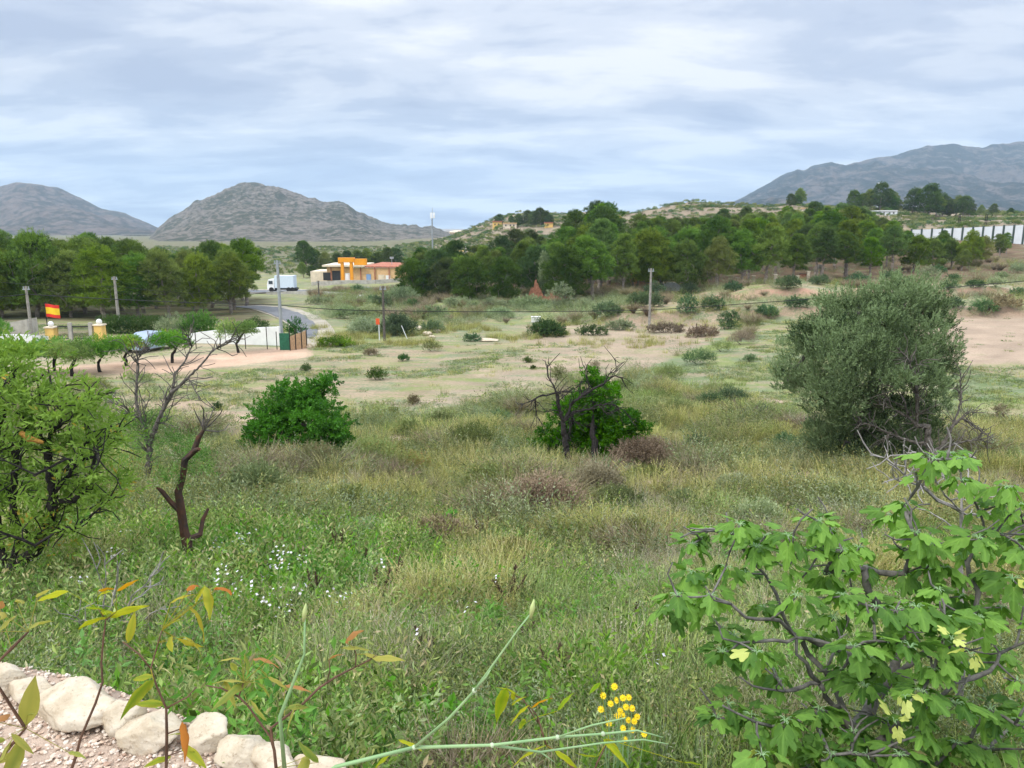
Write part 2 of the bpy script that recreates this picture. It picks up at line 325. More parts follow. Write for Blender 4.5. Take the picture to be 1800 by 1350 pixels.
# ------------------------------------------------------------------ mesh builder
class MB:
    def __init__(s): s.v = []; s.q = []; s.t = []; s.c = []; s.n = 0; s.ng = []
    def add(s, v, q=None, t=None, tint=0.5):
        v = np.asarray(v, float).reshape(-1, 3); s.v.append(v)
        if q is not None and len(q): s.q.append(np.asarray(q).reshape(-1, 4) + s.n)
        if t is not None and len(t): s.t.append(np.asarray(t).reshape(-1, 3) + s.n)
        s.c.append(np.broadcast_to(np.asarray(tint, float), (len(v),)).copy()); s.n += len(v); return s
    def box(s, c, size, rz=0.0, rx=0.0, tint=.5):
        x, y, z = [k / 2 for k in size]
        v = np.array([[a, b, d] for a in (-x, x) for b in (-y, y) for d in (-z, z)])
        if rx: v = v @ np.array([[1, 0, 0], [0, math.cos(rx), math.sin(rx)], [0, -math.sin(rx), math.cos(rx)]])
        if rz: v = v @ np.array([[math.cos(rz), math.sin(rz), 0], [-math.sin(rz), math.cos(rz), 0], [0, 0, 1]])
        return s.add(v + np.asarray(c), [[0, 1, 3, 2], [4, 6, 7, 5], [0, 4, 5, 1], [2, 3, 7, 6], [0, 2, 6, 4], [1, 5, 7, 3]], tint=tint)
    def tube(s, pts, rad, n=6, cap=True, tint=.5):
        p = np.asarray(pts, float); k = len(p); r = np.broadcast_to(np.asarray(rad, float), (k,))
        d = np.gradient(p, axis=0); d /= np.linalg.norm(d, axis=1)[:, None] + 1e-9
        ref = np.array([0.31, 0.2, 0.93]) if abs(d[0] @ np.array([0.31, 0.2, 0.93])) < .9 else np.array([1., 0, 0])
        a = np.cross(d, ref); a /= np.linalg.norm(a, axis=1)[:, None] + 1e-9; b = np.cross(d, a)
        th = np.arange(n) / n * 2 * PI
        v = p[:, None] + r[:, None, None] * (np.cos(th)[None, :, None] * a[:, None] + np.sin(th)[None, :, None] * b[:, None])
        i = np.arange(k - 1)[:, None] * n; j = np.arange(n)[None]; j2 = (j + 1) % n
        q = np.stack([i + j, i + j2, i + n + j2, i + n + j], -1).reshape(-1, 4)
        v = v.reshape(-1, 3); t = None
        if cap:
            v = np.vstack([v, p[0], p[-1]]); jj = np.arange(n)
            t = np.vstack([np.stack([jj * 0 + k * n, (jj + 1) % n, jj], 1), np.stack([jj * 0 + k * n + 1, (k - 1) * n + jj, (k - 1) * n + (jj + 1) % n], 1)])
        return s.add(v, q, t, tint)
    def sphere(s, c, r, nu=12, nv=8, tint=.5):
        th = np.linspace(0, 2 * PI, nu, endpoint=False); ph = np.linspace(0.02, PI - .02, nv)
        v = np.array([[math.sin(b) * math.cos(a), math.sin(b) * math.sin(a), math.cos(b)] for b in ph for a in th]) * r + np.asarray(c)
        q = [[i * nu + j, (i + 1) * nu + j, (i + 1) * nu + (j + 1) % nu, i * nu + (j + 1) % nu] for i in range(nv - 1) for j in range(nu)]
        return s.add(v, q, tint=tint)
    def prism(s, poly, z0, z1, tint=.5):
        n = len(poly); p = np.asarray(poly, float)
        v = np.vstack([np.c_[p, np.full(n, z0)], np.c_[p, np.full(n, z1)], [[*p.mean(0), z0]], [[*p.mean(0), z1]]])
        q = [[i, (i + 1) % n, n + (i + 1) % n, n + i] for i in range(n)]
        t = [[2 * n, (i + 1) % n, i] for i in range(n)] + [[2 * n + 1, n + i, n + (i + 1) % n] for i in range(n)]
        return s.add(v, q, t, tint)
    def arrays(s):
        return np.vstack(s.v), (np.vstack(s.q) if s.q else np.zeros((0, 4), int)), (np.vstack(s.t) if s.t else np.zeros((0, 3), int)), np.concatenate(s.c)
    def mesh(s, name, m, off=(0, 0, 0), smooth=False):
        v, q, t, c = s.arrays(); v = v - np.asarray(off, float)
        me = bpy.data.meshes.new(name)
        me.vertices.add(len(v)); me.vertices.foreach_set('co', v.astype(np.float32).ravel())
        nl = q.size + t.size; me.loops.add(nl); me.loops.foreach_set('vertex_index', np.concatenate([q.ravel(), t.ravel()]).astype(np.int32))
        npol = len(q) + len(t); me.polygons.add(npol)
        st = np.concatenate([np.arange(len(q)) * 4, q.size + np.arange(len(t)) * 3]).astype(np.int32)
        me.polygons.foreach_set('loop_start', st)
        me.polygons.foreach_set('use_smooth', np.full(npol, smooth))
        me.update(calc_edges=True)
        at_ = me.attributes.new('tint', 'FLOAT', 'POINT'); at_.data.foreach_set('value', c.astype(np.float32))
        if m is not None: me.materials.append(m)
        me.validate(); return me
COL = scene.collection
def tag(o, label=None, cat=None, group=None, kind=None):
    if label: o['label'] = label
    if cat: o['category'] = cat
    if group: o['group'] = group
    if kind: o['kind'] = kind
    return o
def thing(name, label, cat, loc, group=None, rz=0.0):
    o = bpy.data.objects.new(name, None); COL.objects.link(o); o.location = tuple(loc); o.rotation_euler = (0, 0, rz)
    o.empty_display_size = 0.3
    return tag(o, label, cat, group)
def part(name, mb, m, parent, world=True, smooth=False, label=None):
    off = np.zeros(3); p = parent
    while p is not None and world: off = off + np.array(p.location); p = p.parent
    o = bpy.data.objects.new(name, mb.mesh(name, m, off, smooth)); COL.objects.link(o); o.parent = parent
    if label: o['label'] = label
    return o
def solo(name, mb, m, loc, label, cat, group=None, kind=None, smooth=False, world=True):
    o = bpy.data.objects.new(name, mb.mesh(name, m, loc if world else (0, 0, 0), smooth)); COL.objects.link(o); o.location = tuple(loc)
    return tag(o, label, cat, group, kind)
def dup(root, loc, rz=0.0, sc=1.0, label=None, group=None):
    r = root.copy(); COL.objects.link(r); r.location = tuple(loc); r.rotation_euler = (0, 0, rz)
    r.scale = (sc, sc, sc) if isinstance(sc, (int, float)) else tuple(sc)
    if label: r['label'] = label
    if group: r['group'] = group
    for ch in list(root.children):
        c = ch.copy(); COL.objects.link(c); c.parent = r
        for g in ch.children:
            d = g.copy(); COL.objects.link(d); d.parent = c
    return r

# ------------------------------------------------------------------ plant tools
def unit(a): return a / (np.linalg.norm(a, axis=-1, keepdims=True) + 1e-9)
def rvec(n): return unit(rng.normal(size=(n, 3)))
def sprays(mb, Pt, D, L, M_, ll, lw, ang=0.9, droop=0.0, tint=None, tj=0.2):
    """leaves set along short shoots: Pt, D (n,3); every leaf a folded rhombus"""
    n = len(Pt); D = unit(D); L = np.broadcast_to(L, (n,))
    s1 = unit(np.cross(D, rvec(n))); s2 = np.cross(D, s1)
    k = np.arange(M_); f = (k + .5) / M_; th = k * 2.4
    f = f[None, :, None]
    base = Pt[:, None] + D[:, None] * L[:, None, None] * f
    side = np.cos(th)[None, :, None] * s1[:, None] + np.sin(th)[None, :, None] * s2[:, None]
    a = ang * (1.15 - .6 * f)
    d = D[:, None] * np.cos(a) + side * np.sin(a) + rng.normal(size=(n, M_, 3)) * .22
    d[..., 2] -= droop; d = unit(d)
    w = unit(np.cross(d, rng.normal(size=(n, M_, 3))))
    ln = ll * rng.uniform(.7, 1.25, (n, M_, 1)); wd = lw * rng.uniform(.75, 1.2, (n, M_, 1))
    nn = np.cross(d, w)
    v = np.stack([base, base + d * ln * .5 + w * wd * .5 + nn * wd * .18, base + d * ln, base + d * ln * .5 - w * wd * .5 + nn * wd * .18], 2)
    c = rng.uniform(0, 1, n) if tint is None else np.broadcast_to(tint, (n,))
    c = np.clip(c[:, None] + rng.uniform(-tj, tj, (n, M_)), 0, 1)
    c = np.repeat(c[..., None], 4, -1).ravel()
    mb.add(v.reshape(-1, 3), np.arange(n * M_ * 4).reshape(-1, 4), tint=c)
def blob(mb, c, r, n, L, M_, ll, lw, up=.35, low=-.55, fill=.25, tj=.2, droop=0.0, tint=None, ang=.9):
    """a lobe of foliage: shoots standing on an uneven ellipsoid"""
    r = np.asarray(r, float) if np.ndim(r) else np.array([r, r, r * .8])
    d = rvec(int(n * 1.7)); d = d[d[:, 2] > low][:n]; n = len(d)
    k = 1 + .45 * (fbm(d[:, 0] * 2.2 + c[0], d[:, 1] * 2.2 + c[2] + d[:, 2], 3, 4) - .5) * 2
    rr = np.where(rng.uniform(size=n) < fill, rng.uniform(.35, .8, n), rng.uniform(.8, 1.0, n)) * k
    Pt = np.asarray(c) + d * r * rr[:, None]
    D = d + np.array([0, 0, up]) + rng.normal(size=(n, 3)) * .35
    if tint is None: tn = np.clip(.5 + .9 * (vnoise(Pt[:, 0] * 1.1, Pt[:, 2] * 1.1 + Pt[:, 1], 8) - .5) + rng.uniform(-.25, .25, n), 0, .96)
    else: tn = tint
    sprays(mb, Pt, D, L, M_, ll, lw, ang, droop, tn, tj)
class Skel:
    def __init__(s, root): s.p = [np.asarray(root, float)]; s.par = [-1]; s.w = [0]
    def to(s, tgt, step=.15, wig=.06, start=None, bias=0.0, bend=0.18, upw=0.0):
        tgt = np.asarray(tgt, float); A = np.array(s.p)
        if start is None:
            d = np.linalg.norm(A - tgt, axis=1) + bias * np.linalg.norm(A - A[0], axis=1) * -1 + np.where(A[:, 2] > tgt[2] + .1, .3 * (A[:, 2] - tgt[2]), 0)
            start = int(np.argmin(d))
        a = s.p[start]; D = tgt - a; Ln = np.linalg.norm(D); n = max(2, int(Ln / step))
        off = np.cross(D, rvec(1)[0]) * bend * rng.uniform(.3, 1) + np.array([0, 0, -upw * Ln])
        cur = start; wv = np.zeros(3)
        for i in range(1, n + 1):
            f = i / n; wv = wv * .7 + rng.normal(size=3) * wig * min(1, Ln) * .6
            pt = a + D * f + off * 4 * f * (1 - f) * .5 + wv * (1 - f)
            s.p.append(pt); s.par.append(cur); s.w.append(0); cur = len(s.p) - 1
        return cur
    def poly(s, pts, start=None, wig=.0):
        cur = start
        for i, q in enumerate(pts):
            q = np.asarray(q, float)
            if cur is None:
                cur = int(np.argmin(np.linalg.norm(np.array(s.p) - q, axis=1)))
            a = s.p[cur]; n = max(1, int(np.linalg.norm(q - a) / max(.08, wig)))
            for k in range(1, n + 1):
                s.p.append(a + (q - a) * k / n + rng.normal(size=3) * wig * .12 * (k < n)); s.par.append(cur); s.w.append(0); cur = len(s.p) - 1
        return cur
    def build(s, mb, r0, rmin, expo=2.2, n=6, rough=.45):
        K = len(s.p); w = np.zeros(K); ch = [[] for _ in range(K)]
        for i in range(K):
            if s.par[i] >= 0: ch[s.par[i]].append(i)
        for i in range(K - 1, -1, -1):
            if not ch[i]: w[i] = 1
            if s.par[i] >= 0: w[s.par[i]] += w[i]
        depth = np.zeros(K)
        for i in range(K - 1, 0, -1):
            depth[s.par[i]] = max(depth[s.par[i]], depth[i] + np.linalg.norm(s.p[i] - s.p[s.par[i]]))
        rr = rmin + (r0 - rmin) * ((w / w[0]) ** (1 / expo)) * np.clip((depth / depth[0]) ** .45, 0, 1)
        starts = [(0, -1)]; 
        stack = [0]
        heads = [(0, None)]
        while heads:
            i, pr = heads.pop()
            pts = []; rad = []
            if pr is not None: pts.append(s.p[pr]); rad.append(min(rr[pr], rr[i] * 1.5))
            cur = i
            while True:
                pts.append(s.p[cur]); rad.append(rr[cur])
                if not ch[cur]: break
                nx = max(ch[cur], key=lambda c: w[c] * 100 + depth[c])
                for c in ch[cur]:
                    if c != nx: heads.append((c, cur))
                cur = nx
            if len(pts) > 1:
                k0 = len(mb.v); mb.tube(pts, rad, n + 3 if rad[0] > .06 else n if rad[0] > .03 else max(4, n - 2))
                v = mb.v[-1]; nn = (len(v) - 2) // len(pts); rr_ = np.r_[np.repeat(rad, nn), 0, 0]
                c_ = np.r_[np.repeat(np.array(pts), nn, 0), v[-2:]]; g = fbm(v[:, 0] * 9 + v[:, 1] * 7, v[:, 2] * 5 + v[:, 1] * 3, 3, 5) - .5
                mb.v[-1] = c_ + (v - c_) * (1 + rough * 2 * (g + rng.normal(size=len(v)) * .10))[:, None]
        return rr
def twigs(sk, n, ln, seg=3, upb=.3, frm=.35, spread=1.0):
    """short side shoots on the outer skeleton"""
    K = len(sk.p)
    for _ in range(n):
        i = int(rng.integers(int(K * frm), K)); a = sk.p[i]
        pd = unit(sk.p[i] - sk.p[max(0, sk.par[i])] + 1e-6)
        d = unit(pd + rvec(1)[0] * spread + np.array([0, 0, upb])); l = ln * rng.uniform(.4, 1.2); cur = i
        for k in range(seg):
            d = unit(d + rng.normal(size=3) * .28); sk.p.append(sk.p[cur] + d * l / seg); sk.par.append(cur); sk.w.append(0); cur = len(sk.p) - 1

# ------------------------------------------------------------------ ground sheet
def zones(x, y, z):
    """soil colour and how much low growth covers it"""
    u, v = proj(x, y, z); s = x / np.maximum(y, 1)
    n = fbm(x / 6, y / 6, 4, 31); n2_ = fbm(x / 1.7, y / 1.7, 3, 33); nb = fbm(x / 22, y / 22, 3, 35)
    C = np.zeros((len(x), 3)); V = np.zeros(len(x))
    def lay(mask, c, vg):
        mk = np.clip(mask, 0, 1)[:, None]; C[:] = C * (1 - mk) + np.array(c) * mk; V[:] = V * (1 - mk[:, 0]) + vg * mk[:, 0]
    wob = (n - .5) * 60
    lay(np.ones(len(x)), (0.115, 0.095, 0.055), .42)                                    # near scrub, soil darkened to stand in for shade in the gaps
    fieldm = sst(27, 34, y + (n - .5) * 10) * (1 - sst(72, 76, y))
    lay(fieldm, (0.40, 0.305, 0.215), .52)
    lay(fieldm * sst(.5, .62, nb) , (0.40, 0.31, 0.22), .66)
    strip_u = np.interp(v, [590, 620, 660, 700, 740], [1300, 1215, 1120, 1020, 900])
    lay(fieldm * (1 - sst(10, 60, np.abs(u - strip_u - 10 + wob * .3) - 10)) * sst(585, 600, v), (0.36, 0.32, 0.22), .74)
    sx = np.interp(v, [590, 620, 660, 700, 740, 760, 785], [1300, 1215, 1120, 1020, 900, 700, 430])
    lay(fieldm * sst(-10, 25, sx - u + wob * .2) * (1 - sst(230, 330, sx - u + wob)) * sst(598, 606, v), (0.40, 0.315, 0.235), .46)
    lay(fieldm * sst(0, 60, u - strip_u) * (1 - sst(1600, 1680, u)) * sst(612, 640, v), (0.37, 0.30, 0.21), .6)
    lay(fieldm * sst(1560, 1640, u + wob) * (1 - sst(632, 650, v + wob * .25)), (0.43, 0.33, 0.245), .30)
    lay(fieldm * sst(880, 960, u) * (1 - sst(640, 670, v + (u - 900) * .05)) * (1 - sst(-60, 0, u - strip_u)), (0.42, 0.325, 0.24), .42)
    lay(fieldm * (1 - sst(420, 520, u)) * sst(690, 720, v) * (1 - sst(770, 790, v)), (0.44, 0.335, 0.24), .42)
    mid = sst(72, 76, y)
    lay(mid, (0.38, 0.30, 0.21), .58)
    lay(mid * sst(.12, .2, s), (0.40, 0.29, 0.20), .52)
    lay(mid * sst(.3, .45, s) * sst(.42, .6, n), (0.42, 0.36, 0.26), .48)
    gx = float(.3)
    dz = T(x, y + .35) - T(x, y - .35)
    lay(mid * sst(.28, .6, dz) * (1 - sst(130, 160, y)), (0.42, 0.255, 0.18), .28)
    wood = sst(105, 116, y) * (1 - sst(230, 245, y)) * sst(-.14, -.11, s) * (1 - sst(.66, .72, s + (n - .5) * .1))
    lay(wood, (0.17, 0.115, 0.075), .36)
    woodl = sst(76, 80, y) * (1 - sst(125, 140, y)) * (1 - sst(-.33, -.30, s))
    lay(woodl, (0.14, 0.115, 0.07), .45)  # left wood floor, colour darkened to imitate shade between the trunks
    far = sst(235, 250, y)
    lay(far, (0.29, 0.23, 0.165), .34)
    lay(far * (1 - sst(-.12, -.08, s)), (0.17, 0.145, 0.095), .44)
    lay(sst(.7, .9, dz) * far, (0.42, 0.34, 0.27), .25)
    tw = track_w(x, y) * 1.0
    lay(tw * (v < 640 + (540 - u) * .03), (0.46, 0.37, 0.26), .5)
    tc_ = 618 + (540 - u) * .10; tr = tw * (1 - sst(.8, 1.25, np.abs(v - tc_ + (n - .5) * 6) / (9 + np.clip(540 - u, 0, 600) * .014))) * (u < 552)
    lay(np.clip(tr, 0, 1), (0.62, 0.43, 0.31), .05)
    lay((y < 12) * (1 - sst(-.04, .06, edge_d(x, y))), (0.50, 0.385, 0.30), 0.0)
    for cu, cv, w_, h_ in ((1210, 848, 75, 7), (1430, 842, 60, 12), (700, 772, 45, 6), (385, 812, 22, 12), (1330, 705, 60, 6), (740, 760, 30, 5), (1270, 1195, 30, 60)):
        dd = ((u - cu) / w_) ** 2 + ((v - cv) / h_) ** 2
        lay(1 - sst(.5, 1.4, dd + (n2_ - .5) * 1.2), (0.60, 0.45, 0.36), .1)
    C *= (0.9 + .25 * (n2_ - .5) * 2)[:, None]
    return C, V
def grid_mesh(name, X, Y, Z, m, soil=None, veg=None, smooth=True, wrap=False):
    h, w = X.shape
    me = bpy.data.meshes.new(name); v = np.stack([X, Y, Z], -1).reshape(-1, 3)
    i = np.arange(h - 1)[:, None] * w; jn = w if wrap else w - 1
    j = np.arange(jn)[None]; j2 = (j + 1) % w
    q = np.stack([i + j, i + j2, i + w + j2, i + w + j], -1).reshape(-1, 4)
    me.vertices.add(len(v)); me.vertices.foreach_set('co', v.astype(np.float32).ravel())
    me.loops.add(q.size); me.loops.foreach_set('vertex_index', q.astype(np.int32).ravel())
    me.polygons.add(len(q)); me.polygons.foreach_set('loop_start', (np.arange(len(q)) * 4).astype(np.int32))
    me.polygons.foreach_set('use_smooth', np.full(len(q), smooth)); me.update(calc_edges=True)
    if soil is not None:
        a = me.attributes.new('soil', 'FLOAT_COLOR', 'POINT'); a.data.foreach_set('color', np.c_[soil, np.ones(len(soil))].astype(np.float32).ravel())
        a = me.attributes.new('veg', 'FLOAT', 'POINT'); a.data.foreach_set('value', veg.astype(np.float32))
    me.materials.append(m); o = bpy.data.objects.new(name, me); COL.objects.link(o); return o
th = np.concatenate([np.linspace(-PI, -.80, 40, endpoint=False), np.linspace(-.80, .80, 640, endpoint=False), np.linspace(.80, PI, 40, endpoint=False)])
rad = np.exp(np.linspace(math.log(.25), math.log(9000), 980))
R_, TH = np.meshgrid(rad, th, indexing='ij')
GX, GY = R_ * np.sin(TH), R_ * np.cos(TH)
GZ = T(GX.ravel(), GY.ravel()).reshape(GX.shape)
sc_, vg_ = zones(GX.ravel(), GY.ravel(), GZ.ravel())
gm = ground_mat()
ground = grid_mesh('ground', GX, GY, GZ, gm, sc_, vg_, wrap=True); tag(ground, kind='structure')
del GX, GY, GZ, sc_, vg_

# ------------------------------------------------------------------ mountains
def mountain(name, prof, y0, yr, foot, m, amp, nf, seed, label=None, res=(520, 150), rockrow=1.0):
    pu = np.array([p[0] for p in prof], float); pv = np.array([p[1] for p in prof], float)
    us = np.linspace(pu[0], pu[-1], res[0]); fr = np.concatenate([np.linspace(0, 1, res[1]), 1 + np.linspace(.04, .9, 20)])
    U, F = np.meshgrid(us, fr)
    Y = y0 + (yr - y0) * F; S = (U - 900) / 1350 * .985; X = S * Y
    jag = (fbm(us / 14, us * 0, 4, seed) - .5) * 9 * rockrow
    rz = yr * row_t(np.interp(us, pu, pv) + jag)
    H = np.maximum(rz[None] - foot, 1)
    fc = np.clip(F, 0, 1)
    sh = .55 * fc ** 1.25 + .45 * fc ** 2.4
    sh = np.where(F > 1, 1 - sst(0, 1, (F - 1) / .9) * .9, sh)
    nz = ridged(X / nf, Y / (nf * 1.9), 6, seed, .55) - .62
    n2_ = fbm(X / (nf * .22), Y / (nf * .3), 4, seed + 9) - .5
    env = np.clip(fc * 5, 0, 1) * np.clip((1.02 - F) * 6, 0, 1) * (.35 + .65 * fc)
    Z = CZ + foot + H * sh + (nz * amp + n2_ * amp * .35) * env * np.clip(H / H.max() * 2, 0, 1)
    # never above the skyline
    lim = (CZ + Y * (rz / yr)[None]); Z = np.where(F < 1, np.minimum(Z, lim - (1 - F) * 3), Z)
    o = grid_mesh(name, X, Y, Z, m); tag(o, kind='structure'); return o
m_mid = mountain_mat('mountain_limestone', (0.155, 0.135, 0.115), (0.055, 0.062, 0.042), .10, .49, 2.0)
m_far = mountain_mat('mountain_brown', (0.125, 0.10, 0.085), (0.05, 0.052, 0.042), .035, .50, 1.2)
m_right = mountain_mat('mountain_wooded', (0.095, 0.083, 0.072), (0.015, 0.027, 0.02), .022, .53, 1.2)
mountain('mountain', [(215, 446), (250, 428), (280, 402), (300, 387), (330, 368), (352, 352), (375, 347), (400, 334), (430, 323), (460, 320), (500, 330), (545, 345), (572, 353), (600, 354), (625, 368), (650, 380), (690, 394), (760, 399), (800, 409), (826, 415), (870, 440)], 760, 1500, -15, m_mid, 42, 120, 41)
mountain('mountain', [(-500, 420), (-200, 365), (-60, 350), (0, 334), (28, 324), (50, 320), (75, 324), (120, 333), (150, 346), (185, 365), (225, 374), (250, 386), (275, 398), (330, 420), (420, 440)], 1500, 2600, -20, m_far, 110, 330, 43, rockrow=.35)
mountain('mountain', [(1090, 405), (1150, 372), (1200, 362), (1285, 354), (1300, 345), (1330, 330), (1370, 308), (1392, 297), (1405, 300), (1420, 292), (1450, 284), (1475, 291), (1500, 283), (1560, 271), (1610, 256), (1660, 251), (1695, 258), (1740, 250), (1790, 245), (1850, 238), (2000, 240), (2300, 300), (2600, 380)], 1300, 3300, 8, m_right, 150, 420, 47, rockrow=.6)
mountain('mountain', [(800, 424), (815, 414), (830, 409), (838, 405), (848, 411), (870, 425)], 4200, 5200, -30, m_right, 10, 300, 49, rockrow=.4, res=(60, 20))
mountain('mountain', [(1080, 400), (1110, 378), (1135, 368), (1150, 367), (1165, 371), (1230, 385)], 900, 1300, -10, m_far, 8, 120, 53, rockrow=.4, res=(80, 40))

# ------------------------------------------------------------------ roads draped on the ground
def ribbon(name, pts, w, m, lift=.05, n=60, kind='structure'):
    p = np.array(pts, float); t = np.linspace(0, len(p) - 1, n)
    def sp(c):
        k = np.clip(t.astype(int), 0, len(p) - 2); f = t - k
        g = lambda i: c[np.clip(i, 0, len(p) - 1)]
        return .5 * (2 * g(k) + (g(k + 1) - g(k - 1)) * f + (2 * g(k - 1) - 5 * g(k) + 4 * g(k + 1) - g(k + 2)) * f ** 2 + (3 * g(k) - g(k - 1) - 3 * g(k + 1) + g(k + 2)) * f ** 3)
    X, Y = sp(p[:, 0]), sp(p[:, 1]); W = np.interp(t, np.arange(len(p)), np.broadcast_to(w, (len(p),)))
    dx, dy = np.gradient(X), np.gradient(Y); l = np.hypot(dx, dy); nx, ny = -dy / l, dx / l
    k = np.linspace(-.5, .5, 7)
    GX = X[:, None] + nx[:, None] * W[:, None] * k; GY = Y[:, None] + ny[:, None] * W[:, None] * k
    GZ = T(GX.ravel(), GY.ravel()).reshape(GX.shape)
    GZ = np.maximum(GZ, np.median(GZ, axis=1, keepdims=True) - .05) + lift
    o = grid_mesh(name, GX, GY, GZ, m); tag(o, kind=kind); return o
def H2(u, v): h = hit(u, v); return h[0], h[1]
lane = [H2(548, 611), H2(556, 592), H2(545, 573), H2(520, 556), H2(494, 547), H2(470, 542), H2(430, 538)]
ribbon('road_verge', lane, [2.6, 3.2, 3.8, 4.4, 4.8, 4.8, 4.8], verge, .05)
lane2 = [H2(535, 596), H2(541, 588), H2(532, 572), H2(509, 556), H2(486, 547.5), H2(465, 542.5), H2(425, 539)]
ribbon('road', lane2, [1.2, 1.7, 2.3, 2.9, 3.2, 3.4, 3.4], asphalt, .10)
hy = 150.
hw = [at(300, 158)[:2], at(470, 150)[:2], at(560, 150)[:2], at(640, 152)[:2], at(760, 158)[:2], at(900, 166)[:2]]
ribbon('road_verge', hw, 13, verge, .12)
ribbon('road', hw, 8, asphalt, .20)

# ------------------------------------------------------------------ pines
pines = []
def pine_mesh(h, bare, width, seed, nl=15, dense=1.0):
    """crown lobes on rising limbs; returns (trunk, crown) builders, base at the origin"""
    global rng
    keep = rng; rng = np.random.default_rng(seed)
    tr = MB(); cr = MB()
    lean = rng.normal(size=2) * .5
    k = Skel((0, 0, -.3)); top = np.array([lean[0], lean[1], h * .82])
    k.poly([(lean[0] * .2, lean[1] * .2, h * .3), (lean[0] * .7 + .15, lean[1] * .6, h * .6), top], wig=.3)
    lobes = []
    for i in range(nl):
        f = (i + .5) / nl; a = i * 2.4 + rng.uniform(-.4, .4)
        zc = h * (bare + (1 - bare) * (.10 + .83 * f))
        env = math.sin(PI * min(1, .22 + .74 * f)) ** .8 * width
        r = env * rng.uniform(.45, .9) * (1.0 if f < .85 else .35)
        c = np.array([lean[0] * f + math.cos(a) * r, lean[1] * f + math.sin(a) * r, zc + rng.uniform(-.3, .3)])
        lobes.append((c, width * rng.uniform(.27, .47)))
        k.to(c, .5, .1, bias=0, upw=-.05)
    k.build(tr, h * .019 + .04, .02, 2.0, 6)
    for c, r in lobes:
        blob(cr, c, (r, r, r * .72), int(105 * dense), .34, 7, .34, .065, up=.8, low=-.25, fill=.12, ang=.7)
    rng = keep
    return tr, cr
PV = [(9.5, .26, 2.6, 101, 25), (10.5, .36, 2.7, 102, 24), (9.0, .16, 2.8, 103, 28), (8.0, .02, 2.8, 104, 32), (9.5, .05, 3.0, 105, 34), (10.0, .24, 2.4, 106, 24)]
pine_src = []
for i, (h, b, w, sd, nl) in enumerate(PV):
    tr, cr = pine_mesh(h, b, w, sd, nl)
    pine_src.append((h, tr.mesh('trunk', bark_pine), [cr.mesh('crown', L_pine), None]))
    c2 = pine_src[-1][2][0].copy(); c2.materials[0] = L_pined if i != 2 else L_pinel; pine_src[-1][2][1] = c2
def pine(loc, var, sc, rz, label, group, alt=0, name='pine_tree'):
    h, tm, cms = pine_src[var]
    t = thing(name, label, 'tree', loc, group, rz); t.scale = (sc * rng.uniform(1.0, 1.25), sc * rng.uniform(1.0, 1.25), sc)
    for nm, me in (('trunk', tm), ('crown', cms[alt])):
        o = bpy.data.objects.new(nm, me); COL.objects.link(o); o.parent = t
    return t
def wood(n, uf, front, depth, dfun, minsep):
    pts = []
    for _ in range(n * 40):
        if len(pts) >= n: break
        u = rng.uniform(*uf); y = front(u) + rng.uniform(0, 1) ** .8 * depth(u)
        x = at(u, y)
        if all((x[0] - p[0]) ** 2 + (x[1] - p[1]) ** 2 > (minsep) ** 2 for p, _ in pts): pts.append((x, u))
    return pts
# right-hand wood
frontR = lambda u: np.interp(u, [690, 740, 860, 960, 1000, 1100, 1250, 1400, 1550, 1700, 1790], [110, 103, 99, 100, 94, 98, 103, 112, 121, 136, 156])
depthR = lambda u: np.interp(u, [690, 800, 900, 960, 1000, 1250, 1400, 1520, 1580, 1700, 1790], [30, 34, 38, 44, 74, 90, 100, 100, 48, 32, 14])
NTH = ['first', 'second', 'third', 'fourth', 'fifth', 'sixth', 'seventh', 'eighth', 'ninth', 'tenth', 'eleventh', 'twelfth', 'thirteenth', 'fourteenth', 'fifteenth', 'sixteenth', 'seventeenth', 'eighteenth', 'nineteenth', 'twentieth', 'twenty-first', 'twenty-second', 'twenty-third', 'twenty-fourth', 'twenty-fifth', 'twenty-sixth', 'twenty-seventh', 'twenty-eighth', 'twenty-ninth', 'thirtieth']
ORD = lambda i: NTH[i] if i < len(NTH) else 'thirty-' + ['first', 'second', 'third', 'fourth', 'fifth', 'sixth', 'seventh', 'eighth', 'ninth'][min(8, i - 30)]
u = 728
frow = []
while u < 1770:
    y = frontR(u) + rng.uniform(0, 5); frow.append((at(u, y), u)); u += rng.uniform(3.2, 4.5) * 1350 / y
for i, (p, u) in enumerate(frow):
    low = u < 1000
    v = int(rng.choice([3, 4])) if low else int(rng.choice([0, 1, 2, 5, 2, 4]))
    pine(p, v, rng.uniform(.82, 1.0) * np.interp(u, [700, 850, 960, 1010, 1100, 1500, 1760], [.78, .74, .82, 1.0, .92, .80, .42]), rng.uniform(0, 6.28),
         f"{'dark pine bushy to the ground' if low else 'pine with visible trunk'}, {ORD(i)} from the left in the long wood's front row", 'pines in the front row of the long wood', alt=1 if (low or rng.random() < .35) else 0)
back = []
for p, u in wood(150, (722, 1770), lambda u: frontR(u) + 5, depthR, None, 4.0): back.append((p, u))
back.sort(key=lambda q: q[1]); cnt = {}
for p, u in back:
    g = 'left end' if u < 960 else ('tall middle part' if u < 1240 else ('rising right part' if u < 1540 else 'low right end'))
    ty = 'darker' if rng.random() < .4 else 'green'
    pine(p, int(rng.choice([0, 1, 2, 4, 5])), rng.uniform(.8, 1.08) * np.interp(u, [700, 840, 960, 1050, 1130, 1400, 1500, 1600, 1780], [.72, .76, .85, 1.1, .93, .84, .93, .46, .32]), rng.uniform(0, 6.28),
         f"{ty} pine deep in the {g} of the long wood, {ORD(cnt.setdefault((ty, g), 0))} from left", f"{ty} pines deep in the {g} of the long wood", alt=1 if ty == 'darker' else 0); cnt[(ty, g)] += 1
